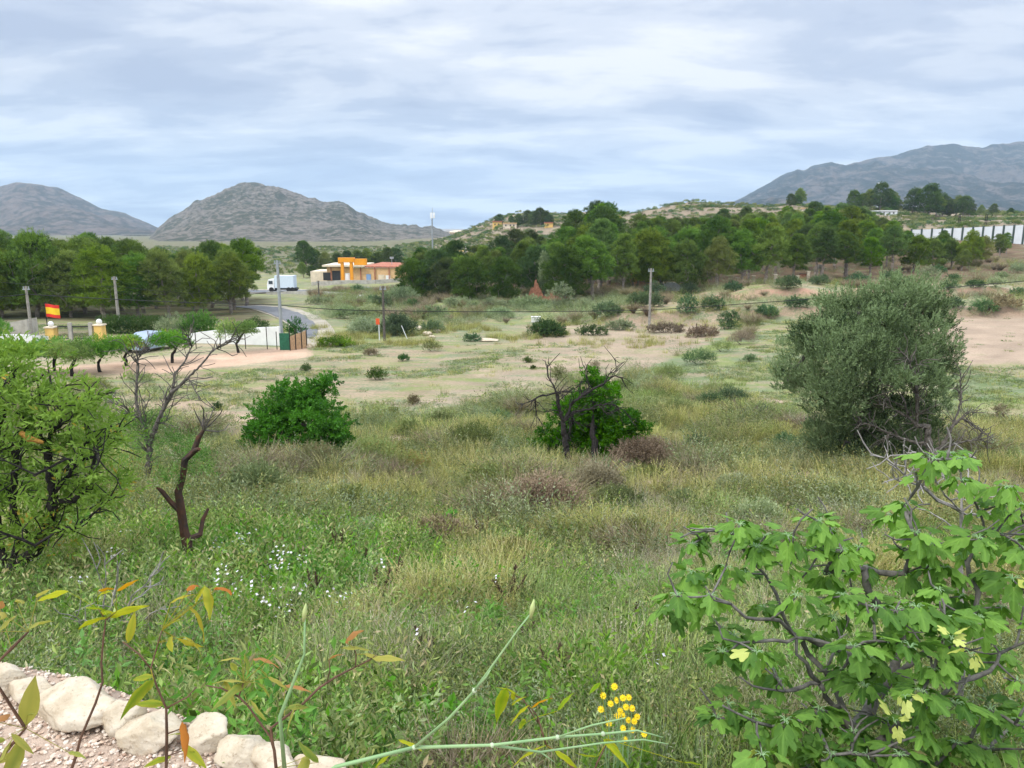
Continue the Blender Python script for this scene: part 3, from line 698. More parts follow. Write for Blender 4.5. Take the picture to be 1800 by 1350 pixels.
# left wood
frontL = lambda u: np.interp(u, [-150, 0, 200, 400, 470], [76, 78, 80, 84, 90])
u = -120; i = 0
while u < 442:
    y = frontL(u) + rng.uniform(0, 4); p = at(u, y)
    vis = u > -35
    pine(p, int(rng.choice([3, 4, 4, 2])), np.interp(u, [-100, 60, 150, 260, 350, 470], [.86, .90, .88, .76, .74, .84]) * rng.uniform(.9, 1.05), rng.uniform(0, 6.28),
         f"bright green pine, {NTH[i]} from the left along the front of the wood behind the gate", 'pines along the front of the wood behind the gate', alt=1 if 190 < u < 440 and rng.random() < .5 else 0)
    u += rng.uniform(2.9, 4.1) * 1350 / y; i += 1
cnt = {}
for p, u in sorted(wood(52, (-120, 440), lambda u: frontL(u) + 5, lambda u: 34, None, 4.0), key=lambda q: q[1]):
    yl = 250 < u < 420 and rng.random() < .4; g = ('yellowish' if yl else 'green', 'left' if u < 80 else 'middle' if u < 270 else 'right'); cnt[g] = cnt.get(g, -1) + 1
    pine(p, 2 if yl else int(rng.choice([0, 1, 4])), rng.uniform(.85, 1.02) * np.interp(u, [0, 150, 250, 350, 470], [.84, .86, .76, .76, .84]), rng.uniform(0, 6.28),
         f"{g[0]} pine deep in the {g[1]} third of the wood behind the gate, {ORD(cnt[g])} from left", ('yellowish' if yl else 'green') + ' pines deep in the wood behind the gate', alt=1 if yl else 0)
# behind the works building
for i, (u, y, s_) in enumerate([(540, 225, 1.0), (556, 232, .78), (574, 228, .7), (592, 236, .72), (612, 240, .66), (630, 235, .7), (648, 238, .72), (664, 240, .7), (680, 236, .74), (696, 240, .74), (534, 214, .45), (548, 214, .4)]):
    pine(at(u, y), [0, 4, 2, 3][i % 4], s_, i * 1.7, f"dark pine behind the works building, {NTH[i]} of the row from its tallest left tree" if i < 10 else f"low pine clump tree beside the {'left' if i == 10 else 'right'} foot of the tall dark pine", 'pines behind the works building', alt=1)
for i, (u, y, s_) in enumerate([(877, 440, .8), (900, 445, .55), (912, 442, .75), (926, 448, .85), (938, 444, .9), (950, 442, .95), (960, 446, .9), (966, 450, .6)]):
    pine(hit(u, 399), [3, 4][i % 2], s_ * .95, i * 1.3, f"small pine on the central hilltop by the ochre houses, {NTH[i]} from the left", 'pines on the central hilltop', alt=1)
for i, (u, y, s_) in enumerate([(1390, 330, .62), (1402, 334, .55), (1408, 338, .8), (1500, 318, .85), (1516, 322, .85), (1530, 326, .95), (1546, 322, 1.2), (1560, 326, 1.15), (1570, 330, 1.0), (1603, 330, 1.2), (1632, 322, 1.6), (1645, 326, 1.0), (1656, 330, .9), (1668, 334, .85), (1680, 330, .9), (1692, 326, .9), (1703, 332, .7), (1722, 334, .5), (1745, 338, .55), (1775, 340, .45)]):
    pine(at(u, y), [4, 3, 2][i % 3], s_, i * 1.9, f"pine on the plateau skyline under the right mountain, {NTH[i]} from the left", 'pines on the plateau skyline', alt=1)
for u, y, s_, lb in ((1702, 132, .95, 'light green young pine standing out before the right end of the long wood'), (1722, 136, .8, 'second light green pine, right neighbour of the young pine by the wood end'), (1690, 129, .55, 'small light green pine at the left foot of the young pine by the wood end')):
    pine(at(u, y), 2, s_ * .68, u, lb, 'young pines before the wood end', alt=1)
# slender poplar before the wood
def poplar():
    p = at(956, 100); t = thing('poplar_tree', 'slender grey-green poplar standing upright before the dark wood', 'tree', p)
    tr, cr = MB(), MB(); tr.tube([p, p + [0, 0, 3.2], p + [.1, 0, 5.6]], [.10, .06, .02])
    for z in np.linspace(.8, 5.4, 13):
        blob(cr, p + [rng.uniform(-.15, .15), 0, z], (.22 + .45 * math.sin(PI * min(1, z / 6.2)), .5, .55), 60, .3, 6, .16, .07, up=1.5)
    part('trunk', tr, bark, t); part('crown', cr, G_grey, t)
poplar()

# ------------------------------------------------------------------ scattered ground cover (stuff)
SRC = bpy.data.collections.new('plant_sources')
def scatter(name, pts, yaw, scl, sources, idx, label, cat, tilt=None):
    cl_ = bpy.data.collections.new(name + '_sources')
    for i, me in enumerate(sources):
        o = bpy.data.objects.new('%s_kind_%02d' % (name, i), me); cl_.objects.link(o)
    me = bpy.data.meshes.new(name); n = len(pts)
    me.vertices.add(n); me.vertices.foreach_set('co', np.asarray(pts, np.float32).ravel())
    r = np.zeros((n, 3), np.float32); r[:, 2] = yaw
    if tilt is not None: r[:, 0] = tilt
    me.attributes.new('rot', 'FLOAT_VECTOR', 'POINT').data.foreach_set('vector', r.ravel())
    me.attributes.new('scl', 'FLOAT', 'POINT').data.foreach_set('value', np.asarray(scl, np.float32))
    me.attributes.new('idx', 'INT', 'POINT').data.foreach_set('value', np.asarray(idx, np.int32))
    ob = bpy.data.objects.new(name, me); COL.objects.link(ob)
    g = bpy.data.node_groups.new(name, 'GeometryNodeTree')
    g.interface.new_socket('Geometry', in_out='INPUT', socket_type='NodeSocketGeometry'); g.interface.new_socket('Geometry', in_out='OUTPUT', socket_type='NodeSocketGeometry')
    gi, go = g.nodes.new('NodeGroupInput'), g.nodes.new('NodeGroupOutput')
    ip = g.nodes.new('GeometryNodeInstanceOnPoints'); ci = g.nodes.new('GeometryNodeCollectionInfo')
    ci.inputs['Collection'].default_value = cl_; ci.inputs['Separate Children'].default_value = True; ci.inputs['Reset Children'].default_value = True
    def na(nm, ty):
        k = g.nodes.new('GeometryNodeInputNamedAttribute'); k.data_type = ty; k.inputs[0].default_value = nm; return k.outputs[0]
    L = g.links.new
    L(gi.outputs[0], ip.inputs['Points']); L(ci.outputs[0], ip.inputs['Instance']); ip.inputs['Pick Instance'].default_value = True
    L(na('idx', 'INT'), ip.inputs['Instance Index']); L(na('rot', 'FLOAT_VECTOR'), ip.inputs['Rotation']); L(na('scl', 'FLOAT'), ip.inputs['Scale'])
    L(ip.outputs[0], go.inputs[0])
    md = ob.modifiers.new('scatter', 'NODES'); md.node_group = g
    tag(ob, label, cat, kind='stuff'); return ob
def tuft(nb, h, spread, wid, lean, m, seed, head=0.0, seg=3, curl=.5):
    """grass blades rising from one root, each a bent strip; some carry a seed head"""
    r = np.random.default_rng(seed); mb = MB()
    a = r.uniform(0, 2 * PI, nb); rr = spread * np.sqrt(r.uniform(0, 1, nb)) * .55
    base = np.c_[np.cos(a) * rr, np.sin(a) * rr, np.full(nb, -.03)]
    out = np.c_[np.cos(a + r.normal(size=nb) * .7), np.sin(a + r.normal(size=nb) * .7), np.zeros(nb)]
    H = h * r.uniform(.45, 1.1, nb); ln = lean * r.uniform(.2, 1.3, nb)
    fs = np.linspace(0, 1, seg + 1)
    side = np.cross(out, [0, 0, 1.]) + r.normal(size=(nb, 3)) * .3; side /= np.linalg.norm(side, axis=1)[:, None]
    rows = []
    for f in fs:
        c = base + out * (H * ln * f ** 1.8)[:, None] + np.c_[np.zeros(nb), np.zeros(nb), H * (f - curl * .35 * ln * f ** 3)]
        w = wid * (1 - f ** 1.5 * .92) * .5
        rows.append(np.stack([c - side * w, c + side * w], 1))
    V = np.stack(rows, 1)                                           # nb, seg+1, 2, 3
    k = np.arange(nb)[:, None] * (2 * (seg + 1)); s = np.arange(seg)[None] * 2
    q = np.stack([k + s, k + s + 1, k + s + 3, k + s + 2], -1).reshape(-1, 4)
    tint = np.repeat(np.clip(r.uniform(0, 1, nb), 0, 1), 2 * (seg + 1))
    mb.add(V.reshape(-1, 3), q, tint=tint)
    if head:
        hn = int(nb * head); tip = V[:hn, -1].mean(1); d = V[:hn, -1].mean(1) - V[:hn, -2].mean(1)
        global rng
        keep = rng; rng = r; sprays(mb, tip - d * .9, d, .07 * h / .4, 7, .018 * h / .4, .006 * h / .4, .6, tint=.85); rng = keep
    return mb.mesh('tuft', m)
def weedlet(n, h, spread, ll, lw, m, seed, leaves=9, up=1.0):
    global rng
    keep = rng; rng = np.random.default_rng(seed); mb = MB()
    a = rng.uniform(0, 2 * PI, n); rr = spread * np.sqrt(rng.uniform(0, 1, n))
    Pt = np.c_[np.cos(a) * rr * .5, np.sin(a) * rr * .5, np.zeros(n)]
    D = np.c_[np.cos(a) * rr, np.sin(a) * rr, np.full(n, h * up)] + rng.normal(size=(n, 3)) * .12 * h
    L = h * rng.uniform(.5, 1.1, n)
    sprays(mb, Pt, D, L, leaves, ll, lw, 1.1, .1)
    rng = keep; return mb.mesh('weed', m)
def twiggy(n, h, spread, m, seed, wid=.006, forks=4):
    """a wiry dwarf shrub: forked twigs with scant leaves"""
    r = np.random.default_rng(seed); mb = MB()
    for i in range(n):
        a = r.uniform(0, 2 * PI); o = np.array([math.cos(a), math.sin(a), 0]) * spread * r.uniform(.3, 1)
        p0 = o * .12; p1 = o * .5 + [0, 0, h * r.uniform(.35, .55)]
        for j in range(forks):
            p2 = p1 + (o * .5 + r.normal(size=3) * .22 * h + [0, 0, h * r.uniform(.2, .5)])
            s_ = unit(np.cross(p2 - p0, r.normal(size=3))) * wid * .5
            V = np.array([p0 - s_, p0 + s_, p1 - s_ * .8, p1 + s_ * .8, p2 - s_ * .2, p2 + s_ * .2])
            mb.add(V, [[0, 1, 3, 2], [2, 3, 5, 4]], tint=r.uniform(0, 1))
    return mb
def region(n, y0, y1, dens, wl=-.86, wr=.86, marg=1.5, pw=1.0):
    """n points spread over the ground between two distances, thinned by dens(x, y, u, v)"""
    y = y0 + (y1 - y0) * rng.uniform(0, 1, n) ** pw
    # uniform in area: width grows with y
    y = np.sqrt(y0 ** 2 + (y1 ** 2 - y0 ** 2) * rng.uniform(0, 1, n)) if pw == 1.0 else y
    x = rng.uniform(wl, wr, n) * y * .92 + rng.uniform(-marg, marg, n)
    z = T(x, y); u, v = proj(x, y, z)
    keep = rng.uniform(0, 1, n) < dens(x, y, u, v)
    return np.c_[x, y, z][keep], u[keep], v[keep]
def off_terrace(x, y): return (edge_d(x, y) > .13).astype(float)
nz = lambda x, y, s, sd: fbm(x / s, y / s, 3, sd)
# grass: short, fine, light green-olive; straw; leafy weeds; wormwood
grass_src = [tuft(46, .36, .34, .011, .6, G_green, 1, .3), tuft(40, .42, .36, .010, .75, G_yel, 2, .5), tuft(50, .28, .38, .010, .9, G_green, 3, .1), tuft(34, .48, .32, .009, .6, G_yel, 4, .8), weedlet(22, .34, .45, .05, .015, G_green, 5, 12), weedlet(18, .40, .5, .06, .014, G_yel, 6, 12)]
def field_edge(u): return np.interp(u, [0, 250, 400, 560, 700, 860, 1000, 1120, 1300, 1500, 1800], [700, 740, 775, 770, 740, 725, 690, 690, 700, 770, 760])
def dn(x, y, u, v):
    k = sst(-30, 30, v - field_edge(u) + (nz(x, y, 3, 61) - .5) * 90)
    return k * off_terrace(x, y) * (.55 + .6 * sst(.35, .6, nz(x, y, 2.5, 62)))
bare = lambda u, v: np.where((((u - 1210) / 85) ** 2 + ((v - 850) / 9) ** 2 < 1) | (((u - 1430) / 65) ** 2 + ((v - 842) / 14) ** 2 < 1) | (((u - 385) / 22) ** 2 + ((v - 814) / 12) ** 2 < 1) | (((u - 700) / 40) ** 2 + ((v - 772) / 8) ** 2 < 1), .08, 1.0)
Pn, u, v = region(9000, 3.2, 15, lambda x, y, u, v: dn(x, y, u, v))
k = nz(Pn[:, 0], Pn[:, 1], 2.2, 63)
idx = np.where(k > .56, rng.choice([1, 3, 1, 3, 5], len(Pn)), rng.choice([0, 2, 0, 2, 4], len(Pn)))
Pm, um, vm = region(19000, 14, 42, lambda x, y, u, v: dn(x, y, u, v) * bare(u, v) * .9)
km = nz(Pm[:, 0], Pm[:, 1], 4, 63); yel = sst(.49, .58, km + .12 * sst(760, 860, vm) * (1 - sst(900, 960, vm)))
idm = np.where(rng.uniform(size=len(Pm)) < yel, rng.choice([1, 3, 3, 5], len(Pm)), rng.choice([0, 2, 0, 4], len(Pm)))
A = np.vstack([Pn, Pm]); n = len(A)
scl = np.r_[rng.uniform(.6, 1.15, len(Pn)), rng.uniform(.7, 1.3, len(Pm))] * (.55 + .95 * sst(.3, .7, nz(A[:, 0], A[:, 1], 1.6, 64)))
scatter('grass', A, rng.uniform(0, 6.28, n), scl, grass_src, np.r_[idx, idm], 'light green and yellowish wild grass covering the slope below the camera', 'grass')
# straw
straw_src = [tuft(60, .55, .32, .005, .9, G_straw, 11, .1), tuft(40, .7, .25, .005, .6, G_straw, 12, .2)]
def ds(x, y, u, v):
    a = np.exp(-(((u - 640) / 90) ** 2 + ((v - 1160) / 90) ** 2)) + np.exp(-(((u - 300) / 90) ** 2 + ((v - 1120) / 60) ** 2)) + .45 * np.exp(-(((u - 1180) / 120) ** 2 + ((v - 960) / 90) ** 2)) + .8 * np.exp(-(((u - 1300) / 60) ** 2 + ((v - 1140) / 60) ** 2))
    return off_terrace(x, y) * (a * .8 + .16 * sst(.5, .65, nz(x, y, 1.6, 65))) * sst(0, 30, v - field_edge(u) - 20)
Pn, u, v = region(20000, 3.2, 30, ds)
scatter('dry_grass', Pn, rng.uniform(0, 6.28, len(Pn)), rng.uniform(.5, 1.1, len(Pn)), straw_src, rng.integers(0, 2, len(Pn)), 'pale dry straw-coloured grass matted among the green', 'dry grass')
# wormwood and grey scrub
worm_src = [weedlet(46, .50, .6, .045, .014, G_grey, 21, 15), weedlet(50, .42, .7, .045, .014, L_grey, 22, 15), twiggy(60, .42, .6, L_brown, 23, .011).mesh('twigs', L_brown), weedlet(40, .6, .65, .05, .015, L_grey, 24, 16)]
def dw(x, y, u, v):
    return off_terrace(x, y) * sst(-30, 10, v - field_edge(u)) * bare(u, v) * (.9 * sst(.45, .58, nz(x, y, 1.9, 71)) + .10)
Pn, u, v = region(2600, 3.4, 12, lambda x, y, u, v: dw(x, y, u, v) * .7)
Pm, um, vm = region(8500, 12, 44, lambda x, y, u, v: dw(x, y, u, v) * 1.0)
A = np.vstack([Pn, Pm]); n = len(A); kk = nz(A[:, 0], A[:, 1], 3.3, 73); u, v = proj(A[:, 0], A[:, 1], A[:, 2])
brn = (kk > .55) & (rng.uniform(size=n) < .14) | (rng.uniform(size=n) < .4 * np.exp(-(((u - 960) / 150) ** 2 + ((v - 900) / 40) ** 2)))
idx = np.where(brn, 2, rng.choice([0, 1, 3], n))
scatter('undergrowth', A, rng.uniform(0, 6.28, n), np.r_[rng.uniform(.5, .95, len(Pn)), rng.uniform(.7, 1.2, len(Pm)) * (.8 + 1.0 * sst(.5, .72, nz(Pm[:, 0], Pm[:, 1], 1.9, 71)))], worm_src, idx, 'grey-green wormwood and brown wiry scrub mixed into the grass', 'undergrowth')
# leafy weeds, bottom left and along the stones
weed_src = [weedlet(14, .42, .35, .085, .035, G_weed, 31, 11), weedlet(12, .3, .4, .10, .045, G_weed, 32, 8), weedlet(18, .5, .3, .065, .026, G_weed, 33, 12), weedlet(16, .6, .3, .07, .022, G_green, 34, 14)]
def dl(x, y, u, v):
    d = edge_d(x, y)
    a = 2.0 * np.exp(-(((u - 430) / 240) ** 2 + ((v - 1040) / 90) ** 2)) + 1.6 * (1 - sst(.9, 1.8, d)) * (u < 660) + .5 * np.exp(-(((u - 80) / 200) ** 2 + ((v - 1090) / 100) ** 2)) + .35 * np.exp(-(((u - 1000) / 130) ** 2 + ((v - 1230) / 60) ** 2))
    return off_terrace(x, y) * (a * .8 * (.4 + .8 * sst(.4, .6, nz(x, y, 1.1, 82))) + .06)
Pn, u, v = region(11000, 3.1, 17, dl)
scatter('weeds', Pn, rng.uniform(0, 6.28, len(Pn)), rng.uniform(.55, 1.15, len(Pn)) * (1 + .35 * np.exp(-(((u - 430) / 240) ** 2 + ((v - 1020) / 100) ** 2))), weed_src, rng.integers(0, 4, len(Pn)), 'bright leafy green weeds growing along the stone edging and down the slope', 'weeds')
# white flowers
def flower_mesh(seed, n, sp):
    r = np.random.default_rng(seed); mb = MB()
    for i in range(n):
        c = np.array([r.normal() * sp, r.normal() * sp, .50 + r.uniform(-.06, .12)]); w = unit(r.normal(size=3) * .5 + [0, -.6, 1])
        a = unit(np.cross(w, [1, .1, 0])); b = np.cross(w, a)
        for k in range(4):
            t = k * PI / 2 + r.uniform(-.2, .2); d = a * math.cos(t) + b * math.sin(t); e = np.cross(w, d)
            s_ = .0115
            mb.add([c, c + d * s_ * .7 + e * s_ * .6, c + d * s_ * 1.5, c + d * s_ * .7 - e * s_ * .6], [[0, 1, 2, 3]])
    return mb.mesh('petals', W_petal)
fl_src = [flower_mesh(1, 7, .05), flower_mesh(2, 4, .05), flower_mesh(3, 10, .06)]
FC = [(440, 985, 8), (470, 1000, 6), (395, 1000, 7), (390, 1035, 10), (400, 1075, 7), (475, 1080, 9), (500, 1060, 7), (515, 1015, 5), (450, 1060, 6), (560, 1090, 6), (600, 1085, 5), (660, 1000, 3), (865, 1045, 3), (820, 1115, 3), (690, 1192, 2), (245, 950, 4), (90, 1005, 4), (200, 1000, 5), (250, 1035, 4), (120, 1075, 4), (440, 1105, 5), (350, 975, 4), (235, 1015, 4), (1135, 1250, 2), (500, 1130, 3), (630, 1060, 3)]
fp = []
for cu, cv, c in FC:
    for _ in range(max(1, int(c * .42))):
        fp.append(hit(cu + rng.normal() * 22, cv + 34 + rng.normal() * 14))
fp = np.array(fp); scatter('flowers', fp, rng.uniform(0, 6.28, len(fp)), rng.uniform(.8, 1.25, len(fp)), fl_src, rng.integers(0, 3, len(fp)), 'small white wild flowers dotted over the green weeds at lower left', 'wild flowers')
# field cover: low herbs on the fallow fields, yellow grass at the far edges, ravine scrub
low_src = [weedlet(26, .16, .5, .05, .016, G_grey, 41, 7), weedlet(24, .14, .5, .05, .018, G_green, 42, 7), tuft(40, .3, .5, .012, .6, G_yel, 43, .2), tuft(46, .5, .5, .014, .5, G_yel, 44, .3), weedlet(40, .6, .7, .07, .02, G_grey, 45, 12), weedlet(44, .75, .8, .07, .02, L_grey, 46, 12), twiggy(80, .6, .6, L_brown, 47, .02).mesh('twigs', L_brown)]
def df(x, y, u, v):
    g = fbm(x / 5 + y / 9, y / 3.2 - x / 7, 4, 91)
    strip_u = np.interp(v, [590, 620, 660, 700, 740], [1300, 1215, 1120, 1020, 900])
    right = (u > strip_u - 30)
    plough = (u > 1610) & (v < 645)
    trk = (u < 545) & (v > 596) & (v < 672 - u * .05)
    sx = np.interp(v, [590, 620, 660, 700, 740, 760, 785], [1300, 1215, 1120, 1020, 900, 700, 430]); pale = (u < sx - 15) & (u > sx - 300)
    return sst(.46, .60, g + .05 * right) * np.where(plough, .03, 1) * np.where(trk, 0, 1) * np.where(pale, .3, 1)
Pf, uf, vf = region(24000, 27, 74, df)
idf = rng.choice([0, 0, 0, 1, 1, 2], len(Pf))
sf = rng.uniform(.6, 1.4, len(Pf))
st_u = np.interp(vf, [590, 620, 660, 700, 740], [1300, 1215, 1120, 1020, 900])
on = (np.abs(uf - st_u) < 28) & (rng.uniform(size=len(Pf)) < .8)
idf[on] = rng.choice([3, 4, 5, 6], on.sum(), p=[.4, .2, .3, .1]); sf[on] *= 1.1
edge = (vf < 612 + (nz(Pf[:, 0], Pf[:, 1], 4, 93) - .5) * 40) & (uf > 545) & (uf < 1300); idf[edge] = rng.choice([2, 3, 3], edge.sum())
def dr(x, y, u, v):
    s = x / y
    lane_ = (u < 575) | ((u < 600) & (v > 560))
    trk = (u < 545)
    red = (s > .16) & (y < 130)
    return np.where(trk, 0.0, 1) * (1 - .8 * (lane_ & (v > 535))) * (.35 + .65 * sst(.42, .6, nz(x, y, 6, 95))) * np.where(red, .38, 1) * np.where((y > 108) & (s > -.12), .35, 1)
Pr, ur, vr = region(12000, 73, 150, dr)
idr = np.where(rng.uniform(size=len(Pr)) < sst(.48, .56, nz(Pr[:, 0], Pr[:, 1], 9, 96)), rng.choice([3, 6, 5], len(Pr)), rng.choice([4, 5, 4], len(Pr)))
A = np.vstack([Pf, Pr]); n = len(A)
scatter('ground_cover', A, rng.uniform(0, 6.28, n), np.r_[sf, rng.uniform(.8, 2.0, len(Pr))], low_src, np.r_[idf, idr], 'low grey-green herbs, dry grass and scrub covering fields and ravine', 'ground cover')
# far hillside scrub
def bushy(m, seed, sp=1.0):
    global rng
    keep = rng; rng = np.random.default_rng(seed); mb = MB()
    for i in range(4): blob(mb, rng.normal(size=3) * [.45, .45, .12] + [0, 0, .45], (.6, .6, .5), 26, .25, 5, .2, .08, up=.5, low=-.2)
    rng = keep; return mb.mesh('bush', m)
far_src = [bushy(L_mastic, 51), bushy(L_pined, 52), bushy(L_grey, 53)]
Ph, uh, vh = region(20000, 225, 520, lambda x, y, u, v: (.25 + .75 * sst(.45, .6, nz(x, y, 14, 97))) * np.where(x / y < -.14, .4, 1), wl=-.5)
scatter('hillside_scrub', Ph, rng.uniform(0, 6.28, len(Ph)), rng.uniform(.4, 1.5, len(Ph)), far_src, rng.choice([0, 1, 2, 2], len(Ph)), 'dark low scrub speckling the far stony hillsides', 'scrub')
# gravel
def pebble_mesh(seed):
    r = np.random.default_rng(seed); mb = MB(); mb.sphere((0, 0, 0), .5, 7, 5)
    v = mb.v[0] * [1, r.uniform(.6, .9), r.uniform(.35, .55)]; v += r.normal(size=v.shape) * .045; mb.v[0] = v
    return mb.mesh('pebble', pebble)
pn = 26000; xs = rng.uniform(-4.6, .1, pn); ys = rng.uniform(1.6, 4.2, pn); kp = (edge_d(xs, ys) < .0) & (edge_d(xs, ys) > -2.0)
xs, ys = xs[kp], ys[kp]; Pg = np.c_[xs, ys, T(xs, ys) + rng.uniform(0, .012, len(xs))]
scatter('gravel', Pg, rng.uniform(0, 6.28, len(Pg)), .012 + .024 * rng.uniform(0, 1, len(Pg)) ** 2, [pebble_mesh(k) for k in range(4)], rng.integers(0, 4, len(Pg)), 'pale pink and white gravel on the path at lower left', 'gravel', tilt=rng.uniform(-.5, .5, len(Pg)))

# ------------------------------------------------------------------ stone edging
def stone(u, v, wpx, hpx, dy, seed, label, name='edging_stone'):
    y = LA[1]; 
    p = hit(u, v); d = math.hypot(p[0], p[1] )
    w = wpx / 1350 * (p[1] * math.cos(PITCH) + 2.3 * math.sin(PITCH)); h = hpx / 1350 * p[1] * 1.15
    nu, nv = 64, 40
    th = np.linspace(0, 2 * PI, nu, endpoint=False); ph = np.linspace(0.01, PI - .01, nv)
    TH_, PH = np.meshgrid(th, ph); D = np.stack([np.sin(PH) * np.cos(TH_), np.sin(PH) * np.sin(TH_), np.cos(PH)], -1).reshape(-1, 3)
    r = np.random.default_rng(seed); off = r.uniform(0, 50, 3)
    # blunt, cut-rock form: clip the ball by a few planes, then roughen
    R = np.ones(len(D))
    for _ in range(17):
        nrm = unit(r.normal(size=3)); k = r.uniform(.60, .88); dd = D @ nrm
        R = np.minimum(R, np.where(dd > 1e-3, k / np.maximum(dd, 1e-3), 9))
    R = R * (1 + .10 * (fbm(D[:, 0] * 1.8 + off[0], D[:, 2] * 1.8 + D[:, 1] * 1.3 + off[1], 5, 7) - .5) * 2)
    R = R * (1 + .045 * (fbm(D[:, 0] * 9 + off[0], D[:, 2] * 9 + D[:, 1] * 7 + off[1], 3, 9) - .5) * 2)
    V = D * R[:, None] * np.array([w * .58, w * .42, h * .38])
    a = math.atan2(LD[1], LD[0]) + r.uniform(-.15, .15); ca, sa = math.cos(a), math.sin(a)
    V = V @ np.array([[ca, sa, 0], [-sa, ca, 0], [0, 0, 1]])
    j = np.arange(nu)[None]; i = np.arange(nv - 1)[:, None] * nu
    q = np.stack([i + j, i + nu + j, i + nu + (j + 1) % nu, i + (j + 1) % nu], -1).reshape(-1, 4)
    mb = MB(); mb.add(V, q)
    base = np.array([p[0], p[1], p[2] - h * .05])
    mb.v[0] = mb.v[0] + base + [0, 0, h * .28]
    solo(name, mb, limestone, base, label, 'stone', 'limestone blocks edging the gravel path', smooth=True)
for k, (u, v, w, h, lb) in enumerate([
        (12, 1212, 80, 74, 'pale limestone block cut by the left picture edge, first of the gravel path edging'),
        (58, 1228, 84, 62, 'small rounded limestone block beside the left-edge block of the path edging'),
        (134, 1262, 150, 96, 'largest limestone block of the path edging with a dark chip in its face'),
        (216, 1282, 90, 78, 'greyish pointed limestone block behind the big edging block, right of the chipped one'),
        (268, 1305, 110, 90, 'broad buff limestone block under the thin sapling stem in the path edging'),
        (366, 1310, 84, 92, 'tall rounded pale limestone block right of the sapling stem in the path edging'),
        (425, 1345, 98, 86, 'leaning buff limestone block left of the stone with dark cracks'),
        (484, 1356, 90, 80, 'cracked limestone block under the forked sapling in the path edging'),
        (560, 1362, 96, 52, 'low flat limestone block at the right end of the path edging')]):
    stone(u, v, w, h, 0, 200 + k, lb)

# ------------------------------------------------------------------ shrubs, bushes, trees at middle distance
def bush_thing(name, loc, lobes, m, stemm, label, cat, group=None, L=.3, M_=9, ll=.08, lw=.035, n=120, stems=6, up=.5, tj=.2, r0=.05, low=-.45, ang=.9, lobe_tint=0, fillf=.25, shoots=0, sub=0):
    t = thing(name, label, cat, loc, group)
    cr, st = MB(), MB(); sk = Skel(np.asarray(loc) - [0, 0, .1])
    for (c, r) in lobes:
        r = np.asarray(r, float); rm = np.mean(r)
        nn = int(n * (rm ** 1.6) * 1.0) + 8; lt = None
        if lobe_tint: lt = float(np.clip(.5 + lobe_tint * rng.uniform(-1, 1), .05, .95))
        if sub:
            blob(cr, c, r * np.array(.85), int(nn * .42), L, M_, ll, lw, up=up, tj=tj, low=low, ang=ang, fill=.5, tint=lt)
            for k_ in range(sub):
                d_ = unit(rng.normal(size=3) + [0, -.2, .35]); q_ = rng.uniform(.28, .5); r_s = np.asarray(r) * q_
                t_ = float(np.clip((lt if lt is not None else .45) + rng.uniform(-.35, .35), .03, .95))
                blob(cr, np.asarray(c) + d_ * np.asarray(r) * rng.uniform(.78, 1.02), r_s, int(nn * .75 / sub * rng.uniform(.7, 1.3)), L * .8, M_, ll, lw, up=up, tj=tj, low=-.3, ang=ang, fill=.15, tint=t_)
        else: blob(cr, c, r, nn, L, M_, ll, lw, up=up, tj=tj, low=low, ang=ang, fill=fillf, tint=lt)
        if stems: sk.to(np.asarray(c), .25, .08, upw=-.05)
        if shoots and c[2] > loc[2] + 1.6:
            d = rvec(shoots * 3); d = d[d[:, 2] > .1][:shoots]; q = np.asarray(c) + d * np.asarray(r) * .95
            for k_ in range(6): sprays(cr, q + rng.normal(size=q.shape) * .09, d * .5 + [0, 0, 1.0] + rng.normal(size=d.shape) * .25, .42, 18, .08, .026, .5, tint=rng.uniform(.75, .96), tj=.1)
    if stems:
        sk.build(st, r0, .008, 2.1, 6); part('trunk', st, stemm, t)
    part('crown', cr, m, t); return t
def px_lobes(y, L_, depth=.6, dv=(0, 0)):
    out = []; vt = min(q[1] for q in L_); vb = max(q[1] for q in L_)
    for (u, v, r, *dy) in L_:
        v = v + dv[0] + (dv[1] - dv[0]) * (v - vt) / (vb - vt)
        yy = y + (dy[0] if dy else rng.uniform(-depth, depth))
        rr = r / 1350 * yy * .93; out.append((P(u, v, yy), (rr, rr, rr * .86)))
    return out
# the big olive
o = hit(1500, 822)
OL = [(1592, 528, 52, -.3), (1556, 522, 40, .5), (1618, 548, 46, .4), (1500, 540, 50, 0), (1462, 552, 44, .8), (1440, 590, 50, 0), (1545, 575, 62, -1.0), (1598, 590, 62, -1.0), (1636, 560, 36, .6),
      (1480, 610, 62, -1.2), (1408, 620, 42, .3), (1385, 650, 30, .1), (1420, 665, 46, .2), (1460, 670, 55, -1.0), (1530, 650, 66, -1.6), (1590, 655, 58, -1.1), (1632, 625, 44, .1), (1640, 660, 34, .5),
      (1500, 600, 70, .9), (1570, 610, 80, 1.2), (1450, 700, 36, 0), (1500, 710, 52, -.8), (1560, 715, 50, -.9), (1612, 700, 42, -.2),
      (1440, 745, 34, .1), (1480, 762, 44, -.6), (1535, 768, 46, -.7), (1590, 760, 44, -.3), (1625, 740, 30, .2), (1510, 740, 60, .8), (1580, 735, 50, .8)]
olive = bush_thing('olive_tree', o, px_lobes(o[1] + .9, OL, dv=(8, 28)), L_olive, bark, 'large many-stemmed grey-green olive tree standing in the fallow field', 'tree', L=.26, M_=12, ll=.085, lw=.027, n=620, up=.9, r0=.22, ang=.6, tj=.3, lobe_tint=.25, fillf=.2, shoots=5, sub=9)
